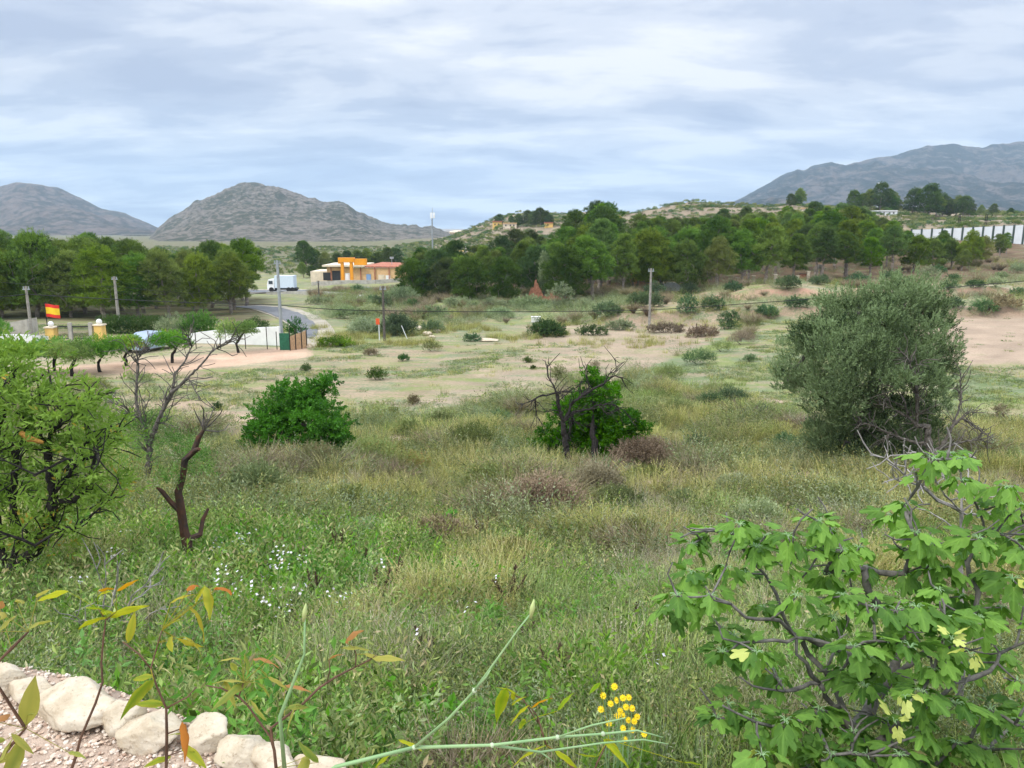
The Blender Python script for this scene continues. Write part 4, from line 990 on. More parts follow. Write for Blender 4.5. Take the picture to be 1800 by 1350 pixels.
# two round-leaved dark green bushes
o = hit(510, 812)
CL = [(520, 700, 50, 0), (565, 690, 36, .2), (575, 665, 18, 0), (475, 712, 34, 0), (545, 730, 60, -.6), (460, 745, 34, 0), (490, 748, 44, -.5), (590, 735, 30, .2), (585, 765, 32, 0), (440, 762, 16, 0), (545, 770, 36, -.4), (600, 768, 18, .3), (450, 775, 14, 0), (530, 720, 60, .6)]
bush_thing('citrus_bush', o, px_lobes(o[1] + .5, CL, dv=(12, 26)), L_citrus, bark_dark, 'rounded glossy dark green bush with a short dark trunk in the fallow field', 'bush', L=.24, M_=12, ll=.10, lw=.058, n=330, up=.35, r0=.14, ang=1.0, low=-.5, tj=.2, sub=7)
o = hit(1040, 822)
CL = [(1040, 660, 18, .2), (1060, 690, 34, .2), (1030, 700, 34, .3), (985, 725, 28, .3), (1050, 735, 52, .3), (1095, 735, 34, .4), (1120, 745, 24, .5), (970, 760, 28, .4), (1015, 765, 44, .3), (1070, 770, 46, .1), (1105, 765, 28, .4), (960, 775, 18, .4), (1045, 785, 30, 0), (1000, 785, 24, .3), (1050, 740, 55, .9)]
bush_thing('citrus_bush', o, px_lobes(o[1] + .8, CL, dv=(8, 24)), L_citrus, bark_dark, 'rounded glossy green bush growing behind the bare dead tree', 'bush', L=.24, M_=12, ll=.10, lw=.058, n=330, up=.35, r0=.12, ang=1.0, low=-.5, tj=.2, sub=7)
# lone shrubs: (u, base row, half width px, height px, material, label)
def shrub(u, v, w, h, m, label, group=None, cat='shrub', name='shrub', ll=.07, lw=.028, n=150, up=.9, L=.28, fine=1.0):
    p = hit(u, v); s = p[1] / 1350
    lobes = []
    k = max(3, int(w * .16)); 
    for i in range(k):
        f = (i + .5) / k * 2 - 1
        hh = h * s * math.sqrt(max(.15, 1 - f * f * .8)); r = min(w * s * .5, hh * .6) * rng.uniform(.85, 1.1)
        lobes.append((p + [f * (w * s - r * .7), rng.uniform(-.3, .3) * w * s, hh - r * .8], (r, r, r * .85)))
        if hh > 1.6 * r: lobes.append((p + [f * (w * s - r * .7), rng.uniform(-.3, .3) * w * s, r * .6], (r, r, r * .8)))
    nn = n * min(2.2, (40 / p[1]) ** .5) * (1.5 if w * s < .6 else 1)
    return bush_thing(name, p, lobes, m, bark, label, cat, group, L=L * min(1, w * s / .9 + .2), M_=9, ll=ll, lw=lw, n=nn * 1.8, up=up, r0=.03)
F = 'shrubs dotted over the fallow field'
for a in [(663, 668, 16, 19, L_pined, 'compact dark green shrub in the fallow field above the left glossy bush'),
          (709, 635, 9, 11, L_hedge, 'tiny grey-green shrub at the far edge of the yellow grass'),
          (727, 711, 10, 14, L_brown, 'small brownish shrub on bare ground right of the left glossy bush'),
          (691, 728, 8, 11, L_grey, 'small low shrub between the bare patch and the broom twigs'),
          (538, 653, 8, 11, L_hedge, 'tiny green shrub left of the compact dark field shrub'),
          (382, 722, 7, 13, L_hedge, 'little green shrub on bare ground left of the left glossy bush'),
          (927, 638, 7, 8, L_pined, 'small dark cushion shrub up-left of the dead tree'),
          (937, 650, 4, 5, L_pined, 'tiniest dark cushion plant left of the dead tree top'),
          (983, 668, 14, 22, L_grey, 'olive-green tuft shrub seen through the dead tree top'),
          (1046, 655, 9, 18, L_brown, 'dark brown tuft behind the centre of the dead tree'),
          (1338, 738, 13, 24, L_mastic, 'upright grey shrub between the olive and the wormwood patch'),
          (1284, 712, 34, 26, L_mastic, 'broad dark green shrub left of the olive tree'),
          (1250, 716, 22, 22, L_mastic, 'green shrub touching the left side of the broad dark shrub'),
          (1225, 802, 24, 34, L_mastic, 'upright dark shrub on the slope left of the olive foot'),
          (1378, 795, 20, 30, L_mastic, 'dark green shrub just left of the olive foot'),
          (1420, 800, 22, 34, L_mastic, 'yellow-green shrub against the left foot of the olive'),
          (1130, 825, 55, 50, L_brown, 'wide brown wiry shrub right of the dead tree foot'),
          (1050, 870, 42, 46, L_brown, 'brown wiry shrub in front of the dead tree'),
          (955, 915, 78, 62, L_brown, 'largest dark brown dry shrub in the middle of the slope'),
          (1080, 905, 50, 40, L_grey, 'grey-green shrub right of the largest brown dry shrub'),
          (715, 765, 24, 26, L_grey, 'grey-green shrub beside the pale bare spots'),
          (775, 755, 24, 26, L_grey, 'rounded olive-green shrub right of the pale bare spots'),
          (830, 795, 48, 44, L_grey, 'wide yellowish shrub left of the green bush behind the dead tree'),
          (880, 745, 20, 20, L_mastic, 'small green shrub up-left of the dead tree foot'),
          (650, 825, 50, 52, L_grey, 'wide grey-green shrub right of the left glossy bush foot'),
          (560, 835, 46, 46, L_grey, 'olive-green shrub in front of the left glossy bush'),
          (455, 890, 62, 66, L_grey, 'large feathery grey shrub down-left of the left glossy bush'),
          (720, 840, 44, 40, L_grey, 'yellow-green shrub in the middle of the upper slope'),
          (770, 960, 52, 36, L_brown, 'dark dry shrub with a shaded hollow in the middle slope'),
          (1190, 735, 30, 28, L_grey, 'pale yellowish shrub up-right of the green bush'),
          (1090, 690, 26, 22, L_grey, 'low green shrub on the strip between the fields'),
          (1175, 668, 30, 24, L_grey, 'green hedge-like shrub along the strip between the two fields'),
          (1230, 640, 32, 24, L_mastic, 'higher shrub on the middle of the strip between the fields'),
          (1270, 618, 24, 18, L_grey, 'shrub near the far end of the strip between the fields'),
          (1305, 606, 26, 22, L_brown, 'brownish shrub at the far end of the strip between the fields'),
          (1318, 637, 10, 12, L_mastic, 'little shrub in the green corner right of the field strip'),
          (1320, 750, 18, 18, L_brown, 'thin brown shrub left of the upright grey shrub'),
          (760, 618, 18, 16, L_grey, 'grey shrub at the top edge of the yellow grass'),
          (652, 625, 12, 10, L_brown, 'brownish cushion shrub in the yellow grass right of the track'),
          (1755, 740, 12, 26, L_brown, 'sparse brown shrub right of the olive tree'),
          (160, 690, 34, 22, G_yel, 'yellow-green grassy shrub at the foot of the sandy track'),
          (245, 672, 26, 14, L_grey, 'low green shrub on the near edge of the sandy track')]:
    shrub(*a, group=F)
for i, (u, v, w, h) in enumerate([(1200, 900, 30, 34), (1290, 870, 34, 30), (1390, 880, 36, 28), (1480, 900, 44, 36), (1330, 930, 46, 40), (600, 900, 44, 38), (860, 860, 40, 34), (520, 930, 40, 34), (900, 1000, 44, 40), (1120, 960, 44, 38), (640, 960, 46, 34)]):
    shrub(u, v, w, h, [L_grey, G_grey, G_yel][i % 3], f"wispy low shrub of the lower slope, {NTH[i]} in order among its look-alikes", 'wispy low shrubs on the slope')
# ravine and terraces: mastic and broom bushes
R = 'round bushes on the banks before the long wood'
BL = [(705, 535, 32, 30, 'largest round grey-green bush left of the long wood foot'), (672, 540, 18, 22, 'round bush left of the largest one by the white debris'), (628, 515, 12, 14, 'dark bush beside the highway below the works'),
      (655, 533, 14, 12, 'small bush between the retaining wall and the round bushes'), (723, 540, 12, 12, 'little bush under the right side of the largest round bush'),
      (812, 538, 16, 14, 'grey bush at the foot of the left end of the long wood'), (835, 545, 14, 12, 'second grey bush at the foot of the left wood end'), (795, 540, 16, 16, 'leafy grey bush left of the small front pine'),
      (985, 545, 24, 46, 'tall grey-leaved bush right of the poplar'), (1027, 547, 16, 18, 'round green bush right of the tall grey-leaved bush'), (1067, 555, 22, 22, 'round green bush left of the concrete pole terrace'),
      (1125, 540, 22, 24, 'light green bush behind the middle concrete pole'), (1150, 540, 16, 22, 'light green bush just right of the middle concrete pole'), (1150, 522, 20, 24, 'upper bush right of the middle concrete pole'),
      (1208, 555, 17, 28, 'dark green bush on the red bank right of the concrete pole'), (1212, 518, 17, 19, 'round bush above the red bank under the tall trunks'), (1254, 545, 20, 21, 'rounded dark bush at the power line right of the bank'),
      (1288, 513, 16, 16, 'round dark bush on the upper terrace before the ruined wall'), (1347, 558, 18, 18, 'round bush on the middle terrace left of the olive'), (1281, 578, 18, 30, 'upright dark bush on the lower red bank'),
      (1385, 507, 20, 22, 'wide bush just left of the red gate'), (1400, 545, 20, 16, 'green bush touching the olive outline at upper left'), (1440, 500, 18, 16, 'bush right of the red gate pillars'),
      (1505, 505, 22, 24, 'big round bush above the olive crown'), (1565, 498, 20, 22, 'round bush above the right top of the olive'), (1632, 492, 20, 22, 'grey bush right of the olive top before the wood'),
      (1650, 480, 12, 12, 'small bush under the low wood end'), (1675, 495, 12, 12, 'small round bush left of the light young pines'), (1669, 510, 15, 13, 'round bush right of the olive top'), (1715, 506, 16, 11, 'low bush in front of the light young pines'),
      (1750, 505, 16, 14, 'low grey bush right of the light young pines'), (1760, 490, 12, 10, 'small pale bush near the right terrace'), (1788, 520, 14, 12, 'low bush at the right picture edge terrace'), (1728, 551, 26, 18, 'wide green bush above the ploughed field'),
      (1675, 545, 20, 14, 'green bush right of the olive shoulder'), (1760, 545, 34, 20, 'brown wide bush above the ploughed field at right'), (1790, 480, 16, 16, 'grey shrub at the right edge below the barrier'), (760, 560, 34, 20, 'wide grey shrub left of the white rubble'),
      (590, 610, 32, 14, 'low bright green spreading shrub at the track end'), (640, 588, 26, 26, 'grey-green shrub left of the orange sign'), (700, 590, 34, 34, 'dense green reed-like shrub right of the small wooden pole'), (960, 592, 33, 26, 'dark green cactus-like clump with a white box behind it'),
      (760, 585, 20, 18, 'dark shrub above the white rubble'), (880, 560, 26, 16, 'pale shrub in the middle of the ravine'), (1090, 580, 26, 16, 'grey shrub at the foot of the red bank'), (1170, 585, 34, 14, 'low brown-green shrub under the lower red bank'),
      (1040, 590, 30, 14, 'low brown shrub right of the cactus-like clump'), (930, 545, 42, 22, 'wide pale feathery shrub left of the tall grey-leaved bush'), (870, 545, 26, 18, 'pale shrub before the small front pines'), (610, 560, 26, 20, 'grey shrub on the slope right of the curving road'),
      (560, 535, 26, 14, 'grey shrub above the curving road'), (650, 560, 30, 20, 'grey-green shrub in the middle of the slope by the road'), (1235, 592, 30, 16, 'brown-green low shrub at the far edge of the tan field'), (830, 600, 14, 10, 'small yellowish tuft at the far field edge')]
for i, (u, v, w, h, lb) in enumerate(BL):
    m = L_mastic if 'grey' not in lb and 'pale' not in lb else G_grey
    if 'brown' in lb: m = L_brown
    if 'cactus' in lb or 'dark' in lb: m = L_hedge if 'cactus' in lb else L_mastic
    if 'bright' in lb: m = L_citrus
    shrub(u, v, w, h, m, lb, group=R, cat='bush', name='bush', ll=.15, lw=.065, n=105, L=.28, up=.25)
# hedge and garden shrubs beyond the gate
def hedge(u0, u1, y, h, label):
    a, b = at(u0, y), at(u1, y); t = thing('hedge', label, 'hedge', a); mb = MB(); n = int((b[0] - a[0]) / .5)
    for i in range(n + 1):
        c = a + (b - a) * i / n
        for z in (.35, h * .55, h - .35): blob(mb, c + [0, rng.uniform(-.2, .2), z], (.45, .5, .42), 110, .2, 7, .10, .04, up=.3, low=-1)
    part('foliage', mb, L_hedge, t)
hedge(186, 282, 67, 1.5, 'clipped dark green hedge running right from the right gate pillar')
shrub(305, 590, 30, 34, G_grey, 'rounded grey-green olive bush at the right end of the clipped hedge', cat='bush', name='bush', ll=.12, lw=.04, n=90)
shrub(352, 590, 34, 40, L_citrus, 'dark glossy green tree crown rising over the white wall', cat='bush', name='bush', ll=.12, lw=.05, n=90)
shrub(450, 582, 22, 20, L_hedge, 'green shrub behind the right part of the white wall', cat='bush', name='bush', ll=.12, lw=.05, n=90)
shrub(518, 592, 20, 30, L_hedge, 'dark evergreen bush behind the reed screen by the curving road', cat='bush', name='bush', ll=.12, lw=.05, n=90)
shrub(4, 602, 20, 36, L_citrus, 'dense green bush at the left edge behind the almond row', cat='bush', name='bush', ll=.12, lw=.05, n=90)
# small almond trees along the sandy track
AR = 'small almond trees along the sandy track'
def small_almond(u, v, top, w, lb):
    p = hit(u, v); s = p[1] / 1350; h = (v - top) * s
    t = thing('almond_tree', lb, 'tree', p, AR); tr, cr = MB(), MB(); sk = Skel(p - [0, 0, .1]); 
    fk = p + [rng.uniform(-.1, .1), 0, h * .3]; sk.poly([fk], 0, .2)
    for i in range(9):
        a = i * 2.4; c = p + [math.cos(a) * w * s * rng.uniform(.3, .72), math.sin(a) * w * s * .6, h * rng.uniform(.58, .86)]
        sk.to(c, .2, .06, upw=-.02); r = w * s * rng.uniform(.38, .55)
        blob(cr, c, (r, r, r * .7), 95, .28, 9, .11, .045, up=.3)
    sk.build(tr, .10, .015, 2.1); part('trunk', tr, bark_dark, t); part('crown', cr, L_almond, t)
small_almond(95, 655, 600, 32, 'small bright almond tree, leftmost of the row along the sandy track')
small_almond(126, 662, 602, 38, 'bushy almond tree with a forked leaning trunk, second along the sandy track')
small_almond(177, 655, 598, 38, 'almond tree with a leaning trunk below the right gate pillar')
small_almond(222, 644, 590, 26, 'thin grey-leaved almond tree in the middle of the track row')
small_almond(302, 638, 585, 34, 'bright green almond tree before the left end of the white wall')
small_almond(419, 621, 566, 32, 'almond tree with a clear dark trunk before the right part of the white wall')
small_almond(30, 660, 600, 34, 'almond tree of the track row half hidden by the big near almond')

# ------------------------------------------------------------------ near trees traced limb by limb
def limbs(sk, y, segs, wig=.08, dv=0):
    """polylines in picture coordinates at a working distance, each with its own depth drift"""
    for sg in segs:
        pts = []
        dr = rng.uniform(-.5, .5) if len(sk.p) > 3 else 0
        for j, q in enumerate(sg):
            pts.append(P(q[0], q[1] + dv, y + (q[2] if len(q) > 2 else dr * j / len(sg) * 1.4)))
        cur = None
        if len(sk.p) > 1:
            A = np.array(sk.p); cur = int(np.argmin(np.linalg.norm(A[:, [0, 2]] - pts[0][[0, 2]], axis=1))); pts = pts[1:]
        else: cur = 0
        # smooth drift from the joint
        sk.poly(pts, cur, wig)
# dead tree before the green bush
p = hit(1003, 828); sk = Skel(P(1003, 828, p[1] - .2)); Y = p[1] - .2
limbs(sk, Y, [[(1003, 812), (993, 765), (990, 735), (982, 700), (978, 678)], [(990, 735), (1003, 700), (1012, 692), (1042, 672), (1062, 662), (1078, 650), (1092, 652), (1098, 664)],
              [(978, 678), (965, 682), (950, 684), (936, 692), (925, 696), (912, 700)], [(978, 678), (972, 664), (963, 650), (962, 630)], [(990, 732), (1008, 712), (1030, 708), (1052, 700), (1075, 698), (1095, 708), (1108, 722)],
              [(1003, 700), (1020, 685), (1036, 670), (1030, 650), (1027, 630)], [(978, 678), (1000, 676), (1016, 668), (1026, 658)], [(1062, 662), (1070, 646), (1083, 640), (1082, 622)],
              [(940, 690), (942, 705), (944, 720)], [(985, 712), (970, 708)], [(1052, 700), (1062, 712), (1078, 716)], [(1008, 712), (1002, 740), (995, 760)]], dv=12)
twigs(sk, 190, .55, 3, .15, .12)
mb = MB(); sk.build(mb, .095, .007, 2.2, 7); t = thing('dead_tree', 'bare dark dead tree with spreading crooked branches before a green bush', 'tree', sk.p[0] + [0, 0, .05]); part('trunk', mb, bark_dark, t)
# dead tree right of the olive
p = hit(1640, 828); Y = p[1] - 1.0; sk = Skel(P(1640, 812, Y))
limbs(sk, Y, [[(1640, 812), (1640, 800), (1632, 780), (1631, 750), (1630, 728)], [(1645, 800), (1662, 775), (1672, 752), (1690, 735), (1713, 722)], [(1632, 780), (1610, 778), (1590, 772), (1568, 764), (1540, 750), (1510, 742)],
              [(1631, 750), (1612, 748), (1598, 735), (1575, 722), (1550, 712), (1520, 708)], [(1598, 735), (1612, 728), (1628, 726)], [(1672, 752), (1684, 725), (1690, 700), (1688, 675), (1690, 655)], [(1650, 795), (1690, 778), (1718, 772), (1722, 768), (1742, 760)],
              [(1718, 772), (1745, 780)], [(1575, 722), (1560, 700), (1552, 690)], [(1598, 735), (1590, 705), (1580, 690), (1560, 675)], [(1612, 748), (1612, 700), (1608, 660), (1595, 630), (1580, 615)], [(1608, 660), (1620, 635)],
              [(1690, 735), (1704, 742), (1716, 752), (1728, 760)], [(1568, 764), (1555, 772), (1545, 778)]])
twigs(sk, 240, .6, 3, .1, .15)
mb = MB(); sk.build(mb, .12, .008, 2.2, 7); t = thing('dead_tree', 'low spreading bare dead tree against the right side of the olive', 'tree', sk.p[0]); part('trunk', mb, bark, t)
# standing dead almond at left with some leaves
p = hit(258, 868); Y = p[1]; sk = Skel(P(258, 872, Y))
limbs(sk, Y, [[(258, 872), (256, 840), (262, 815), (264, 780), (275, 745), (290, 715), (302, 690), (330, 665), (355, 640), (375, 615), (392, 604)], [(302, 690), (308, 655), (325, 635), (337, 610)], [(262, 790), (252, 750), (240, 710), (240, 670), (243, 640), (240, 605)],
              [(275, 745), (292, 740), (302, 715), (315, 705)], [(258, 800), (256, 740), (255, 708)], [(270, 820), (280, 800)], [(240, 735), (228, 728), (222, 718), (200, 708)], [(375, 615), (410, 600), (440, 590)], [(337, 610), (330, 590), (345, 575)], [(330, 665), (345, 690), (352, 705)], [(240, 640), (225, 620), (215, 598)], [(243, 640), (255, 615), (262, 590)]])
twigs(sk, 200, .6, 3, .2, .15)
mb = MB(); sk.build(mb, .09, .007, 2.1, 7); t = thing('almond_tree', 'half dead almond tree with long bare grey branches reaching over the track', 'tree', sk.p[0]); part('trunk', mb, bark, t)
cr = MB()
for (u, v, r) in [(262, 790, 24), (240, 770, 26), (285, 770, 24), (300, 800, 30), (330, 810, 28), (275, 740, 18), (320, 780, 22), (225, 750, 22), (215, 790, 26), (245, 830, 30), (290, 850, 26), (210, 830, 26), (275, 880, 24), (320, 850, 22), (350, 830, 18), (255, 760, 24), (230, 800, 24)]:
    rr = r / 1350 * Y; blob(cr, P(u, v, Y + rng.uniform(-.3, .5)), (rr, rr, rr), 60, .22, 8, .06, .02, up=.3, fill=.6)
part('crown', cr, L_almond, t)
# broken burnt stump
p = hit(338, 1022); Y = p[1]; sk = Skel(P(338, 1028, Y))
limbs(sk, Y, [[(338, 1004), (337, 960), (325, 920), (318, 885), (314, 850), (322, 820), (326, 795), (340, 780), (350, 755), (358, 742)], [(337, 935), (352, 925), (356, 900), (366, 880)], [(318, 885), (300, 868), (285, 850), (276, 842)], [(340, 780), (350, 775)]], wig=.12, dv=14)
rr_mb = MB(); sk.build(rr_mb, .085, .022, 2.2, 10, .45)
t = thing('tree_stump', 'broken burnt almond trunk with a forked stub and orange split wood', 'tree', sk.p[0]); part('trunk', rr_mb, bark_burnt, t)
sk2 = Skel(P(358, 756, Y)); twigs(sk2, 12, .5, 3, .6, 0); tw = MB(); sk2.build(tw, .02, .006, 2.2, 5); part('twigs', tw, bark, t)
cr = MB()
for (u, v, r) in [(345, 800, 18), (355, 820, 20), (300, 850, 18), (360, 975, 20)]:
    rr = r / 1350 * Y; blob(cr, P(u, v, Y + rng.uniform(-.1, .3)), (rr, rr, rr), 34, .18, 8, .05, .018, up=.3, fill=.6)
part('sprouts', cr, L_almond, t)
# big leafy almond at the left edge
p = hit(20, 1040); Y = p[1]; sk = Skel(P(15, 1050, Y))
limbs(sk, Y, [[(15, 1050), (12, 1000), (0, 960), (-12, 900), (-20, 850)], [(15, 1010), (30, 960), (25, 900), (22, 860), (30, 800), (50, 740)], [(25, 1000), (60, 968), (75, 940), (90, 915), (95, 870), (85, 810), (90, 760)], [(75, 940), (110, 930), (140, 928)],
              [(95, 890), (130, 880), (155, 860), (160, 830), (172, 795)], [(0, 900), (-10, 820), (0, 740), (20, 700), (25, 640)], [(85, 810), (70, 760), (75, 710), (60, 660)], [(30, 800), (-10, 770), (-40, 740)], [(90, 760), (130, 730), (160, 700), (175, 690)],
              [(95, 870), (130, 820), (150, 780), (190, 770), (215, 772)], [(60, 700), (100, 680), (150, 675)], [(140, 900), (190, 880), (220, 870)]])
for _ in range(60):
    u_ = rng.uniform(-60, 190); sk.to(P(u_, rng.uniform(655 + max(0, u_) * .35, 960), Y + rng.uniform(-1.1, 1.1)), .15, .1)
twigs(sk, 260, .5, 3, .2, .1)
mb = MB(); sk.build(mb, .13, .006, 2.1, 7); t = thing('almond_tree', 'big leafy almond tree with dark forked trunks at the left picture edge', 'tree', sk.p[0] + [0, 0, .05]); part('trunk', mb, bark_dark, t)
cr = MB(); A = np.array(sk.p); k = np.arange(len(A)); u_, v_ = proj(A[:, 0], A[:, 1], A[:, 2]); par = np.array(sk.par)
sel = (v_ < 960) & (rng.uniform(size=len(A)) < np.where(v_ < 900, .55, .3)) & (u_ < 225)
D = unit(A[k] - A[np.maximum(par, 0)] + 1e-6)[sel] + rng.normal(size=(sel.sum(), 3)) * .7 + [0, 0, .2]
cl2 = np.clip(.2 + 1.1 * (fbm(A[sel, 0] * 1.6, A[sel, 2] * 1.6, 3, 77) - .25) + rng.normal(size=sel.sum()) * .15, 0, .965)
for _ in range(1): sprays(cr, A[sel] + rng.normal(size=(sel.sum(), 3)) * .07, D + rng.normal(size=D.shape) * .4, .24, 11, .10, .033, .75, .15, tint=cl2, tj=.12)
for (u, v, r) in [(15, 660, 28), (60, 715, 34), (5, 735, 38), (110, 730, 28), (30, 800, 40), (130, 790, 26), (170, 800, 22), (90, 850, 32), (10, 880, 34), (150, 880, 28), (190, 860, 22), (60, 930, 28), (-30, 680, 36), (30, 625, 16), (-10, 640, 26), (170, 730, 16), (20, 960, 30), (100, 960, 26)]:
    rr = r / 1350 * Y; blob(cr, P(u, v, Y + rng.uniform(-.8, .8)), (rr * 1.15, rr, rr), 24, .24, 10, .10, .034, up=.3, fill=.6, tj=.15)
part('crown', cr, L_almond, t)
mb = MB(); mb.tube([P(36, 760, Y - .5), P(52, 772, Y - .5), P(76, 778, Y - .5)], [.03, .045, .02], 8)
part('broken_limb', mb, solid('split_wood', (0.5, 0.26, 0.06), .9, .25, 20), t)

# ------------------------------------------------------------------ fig tree
def fig_leaf(nb=1):
    """a lobed fig leaf in the x-y plane, stalk at the origin, tip along +y, drooping"""
    lobes = [(90, 1.0, 23), (36, .88, 19), (144, .88, 19), (-22, .62, 20), (202, .62, 20)]
    th = np.radians(np.linspace(-78, 258, 43)); r = np.full(len(th), .52)
    for c, a, w in lobes: r = np.maximum(r, .52 + (a - .52) * np.exp(-(np.abs(np.degrees(th) - c) / w) ** 2.8))
    r[0] = r[-1] = .18
    out = np.c_[np.cos(th) * r * .56, .38 + np.sin(th) * r * .62]
    mid = out * .5 + np.array([0, .36]) * .5
    pts = np.vstack([[[0, .36]], mid, out]); n = len(th)
    z = -.30 * pts[:, 1] ** 2 - .32 * np.abs(pts[:, 0]) ** 1.3 + .03 * np.sin(pts[:, 1] * 9 + np.abs(pts[:, 0]) * 6)
    V = np.c_[pts, z]; t = [[0, 1 + i, 2 + i] for i in range(n - 1)]; q = [[1 + i, 1 + n + i, 2 + n + i, 2 + i] for i in range(n - 1)]
    return V, np.array(q), np.array(t)
FLV, FLQ, FLT = fig_leaf()
def put_leaves(mb, pos, dirs, size, V0, Q0, T0, tint, roll=.4, curl=0.0):
    rib = .22 * np.exp(-np.abs(V0[:, 0]) / .03) - .08 if len(V0) > 30 else -.35 * np.exp(-np.abs(V0[:, 0]) / .03) + .1
    for i in range(len(pos)):
        y = dirs[i] / np.linalg.norm(dirs[i]); up = np.array([0, 0, 1.]) + rng.normal(size=3) * roll
        x = np.cross(y, up); x /= np.linalg.norm(x) + 1e-9; z = np.cross(x, y)
        V = V0.copy(); V[:, 2] *= rng.uniform(.5, 2.3) + curl; V[:, 0] *= rng.uniform(.8, 1.1)
        W = (V * size[i]) @ np.array([x, y, z]) + pos[i]
        tt = np.clip(tint[i] + rib, 0, .93) if tint[i] < .94 else 1.0
        mb.add(W, Q0, T0, tint=tt)
Yf = 3.9; base = at(1520, 3.95); base = np.array([base[0], 3.95, base[2] - .05])
sk = Skel(base)
def Pn_(u, v, d=0.0): return P(u, v, Yf + d)
sk.poly([Pn_(1515, 1320, .1), Pn_(1480, 1240, .1)], 0, .1); sk.poly([Pn_(1500, 1300, .15), Pn_(1440, 1200, 0), Pn_(1400, 1150, -.1)], None, .08)
j0 = len(sk.p) - 1
S = lambda pts, w=.07: sk.poly([Pn_(*q) for q in pts], None, w)
S([(1480, 1240, .1), (1450, 1180, .2), (1420, 1150, .3), (1380, 1090, .3), (1372, 1070, .35), (1365, 1045, .4), (1345, 1010, .4), (1320, 985, .45)])
S([(1400, 1120, 0), (1370, 1090, -.1), (1310, 1085, -.2), (1285, 1062, -.25), (1255, 1055, -.3), (1240, 1030, -.3)])
S([(1540, 1180, .3), (1470, 1140, 0), (1420, 1123, -.1), (1360, 1125, -.2), (1300, 1130, -.25), (1270, 1122, -.3), (1263, 1100, -.3)])
S([(1500, 1290, .2), (1560, 1200, .4), (1600, 1100, .5), (1620, 1050, .6), (1600, 1000, .7), (1570, 950, .7)])
S([(1560, 1200, .4), (1640, 1140, .3), (1700, 1100, .2), (1720, 1040, .3), (1700, 990, .4), (1730, 940, .4)])
S([(1520, 1320, 0), (1600, 1260, -.2), (1680, 1200, -.2), (1740, 1180, -.2), (1790, 1120, 0), (1800, 1060, .1)])
S([(1480, 1240, .1), (1400, 1270, -.3), (1330, 1270, -.4), (1270, 1240, -.4)])
S([(1440, 1200, 0), (1380, 1215, -.2), (1340, 1210, -.3), (1300, 1190, -.35)])
S([(1450, 1180, .2), (1475, 1120, .5), (1500, 1060, .6), (1490, 1000, .6), (1460, 960, .5)])
S([(1600, 1100, .5), (1560, 1080, .4), (1530, 1050, .3), (1520, 1000, .3)])
TP = [(1215, 950), (1245, 925), (1215, 1000), (1190, 1040), (1175, 1060), (1230, 1060), (1290, 930), (1300, 915), (1330, 955), (1345, 935), (1385, 935), (1275, 990), (1250, 1040), (1310, 1000), (1340, 1060), (1290, 1110), (1330, 1140), (1360, 1170), (1270, 1140),
      (1440, 910), (1460, 925), (1420, 960), (1480, 960), (1510, 955), (1450, 1000), (1480, 1040), (1520, 990), (1540, 1060), (1400, 1040), (1380, 990), (1465, 1080), (1430, 1110), (1500, 1130), (1280, 1230), (1260, 1255), (1320, 1250), (1380, 1260), (1440, 1240), (1400, 1300), (1340, 1320), (1460, 1320), (1560, 1260),
      (1590, 880), (1570, 900), (1610, 930), (1600, 960), (1640, 950), (1630, 990), (1590, 1000), (1660, 990), (1650, 1030), (1700, 960), (1720, 940), (1740, 1000), (1690, 1040), (1660, 1080), (1610, 1060), (1560, 1120), (1600, 1130), (1660, 1120), (1720, 1080), (1760, 1060), (1780, 1010), (1800, 960),
      (1770, 850), (1790, 880), (1755, 880), (1800, 920), (1750, 930), (1640, 800), (1670, 790), (1690, 800), (1690, 838), (1640, 1170), (1700, 1160), (1760, 1140), (1790, 1190), (1740, 1240), (1680, 1230), (1620, 1210), (1560, 1180), (1520, 1200), (1620, 1280), (1580, 1320), (1680, 1300), (1740, 1310), (1790, 1260), (1500, 1280), (1640, 1340), (1420, 1340),
      (1530, 1150), (1480, 1170), (1590, 1060), (1840, 1000), (1850, 1100), (1860, 900), (1840, 1200), (1850, 1300)]
tips = []
for (u, v) in sorted(TP, key=lambda q: abs(q[0] - 1520) + (1350 - q[1])):
    d = np.interp(v, [780, 950, 1100, 1350], [.55, .35, .0, -.45]) + rng.uniform(-.35, .35)
    tips.append(sk.to(Pn_(u, v + 8, d), .07, .05, bend=.22))
n_main = len(sk.p)
twigs(sk, 90, .22, 3, .3, .2)
br = MB(); sk.build(br, .060, .0042, 2.15, 8)
fig = thing('fig_tree', 'bushy fig tree with big lobed green leaves and tangled grey branches', 'tree', base); part('branches', br, bark_fig, fig, smooth=True)
lf, ly, pt = MB(), MB(), MB()
def cluster(c, n, size, yel=.0, spread=.85):
    for j in range(n):
        a = j * 2.4 + rng.uniform(-.5, .5); el = rng.uniform(-.6, .75)
        d = unit(np.array([math.cos(a) * spread, math.sin(a) * spread, el]))
        s_ = size * rng.uniform(.65, 1.15); q = c + d * np.array([1, 1, .5]) * s_ * .30 + [0, 0, .01]
        pt.tube([c, c + (q - c) * .5 + [0, 0, .01], q], [.0022, .0018, .0016], 4, False)
        d2 = unit(d + [0, 0, -.38])
        put_leaves(ly if rng.random() < yel else lf, [q], [d2], [s_], FLV, FLQ, FLT, [rng.uniform(.1, .75) + .25 * (c[2] - base[2]) / 2.4 - .1], roll=.3)
for i in tips: cluster(sk.p[i], int(rng.integers(7, 12)), .13, .012)
for i in rng.choice(np.arange(int(n_main * .35), n_main), 95, replace=False):
    uu, vv = proj(*sk.p[i])
    if vv > 1180 or rng.random() < .3: cluster(sk.p[i], 4, .125, .01)
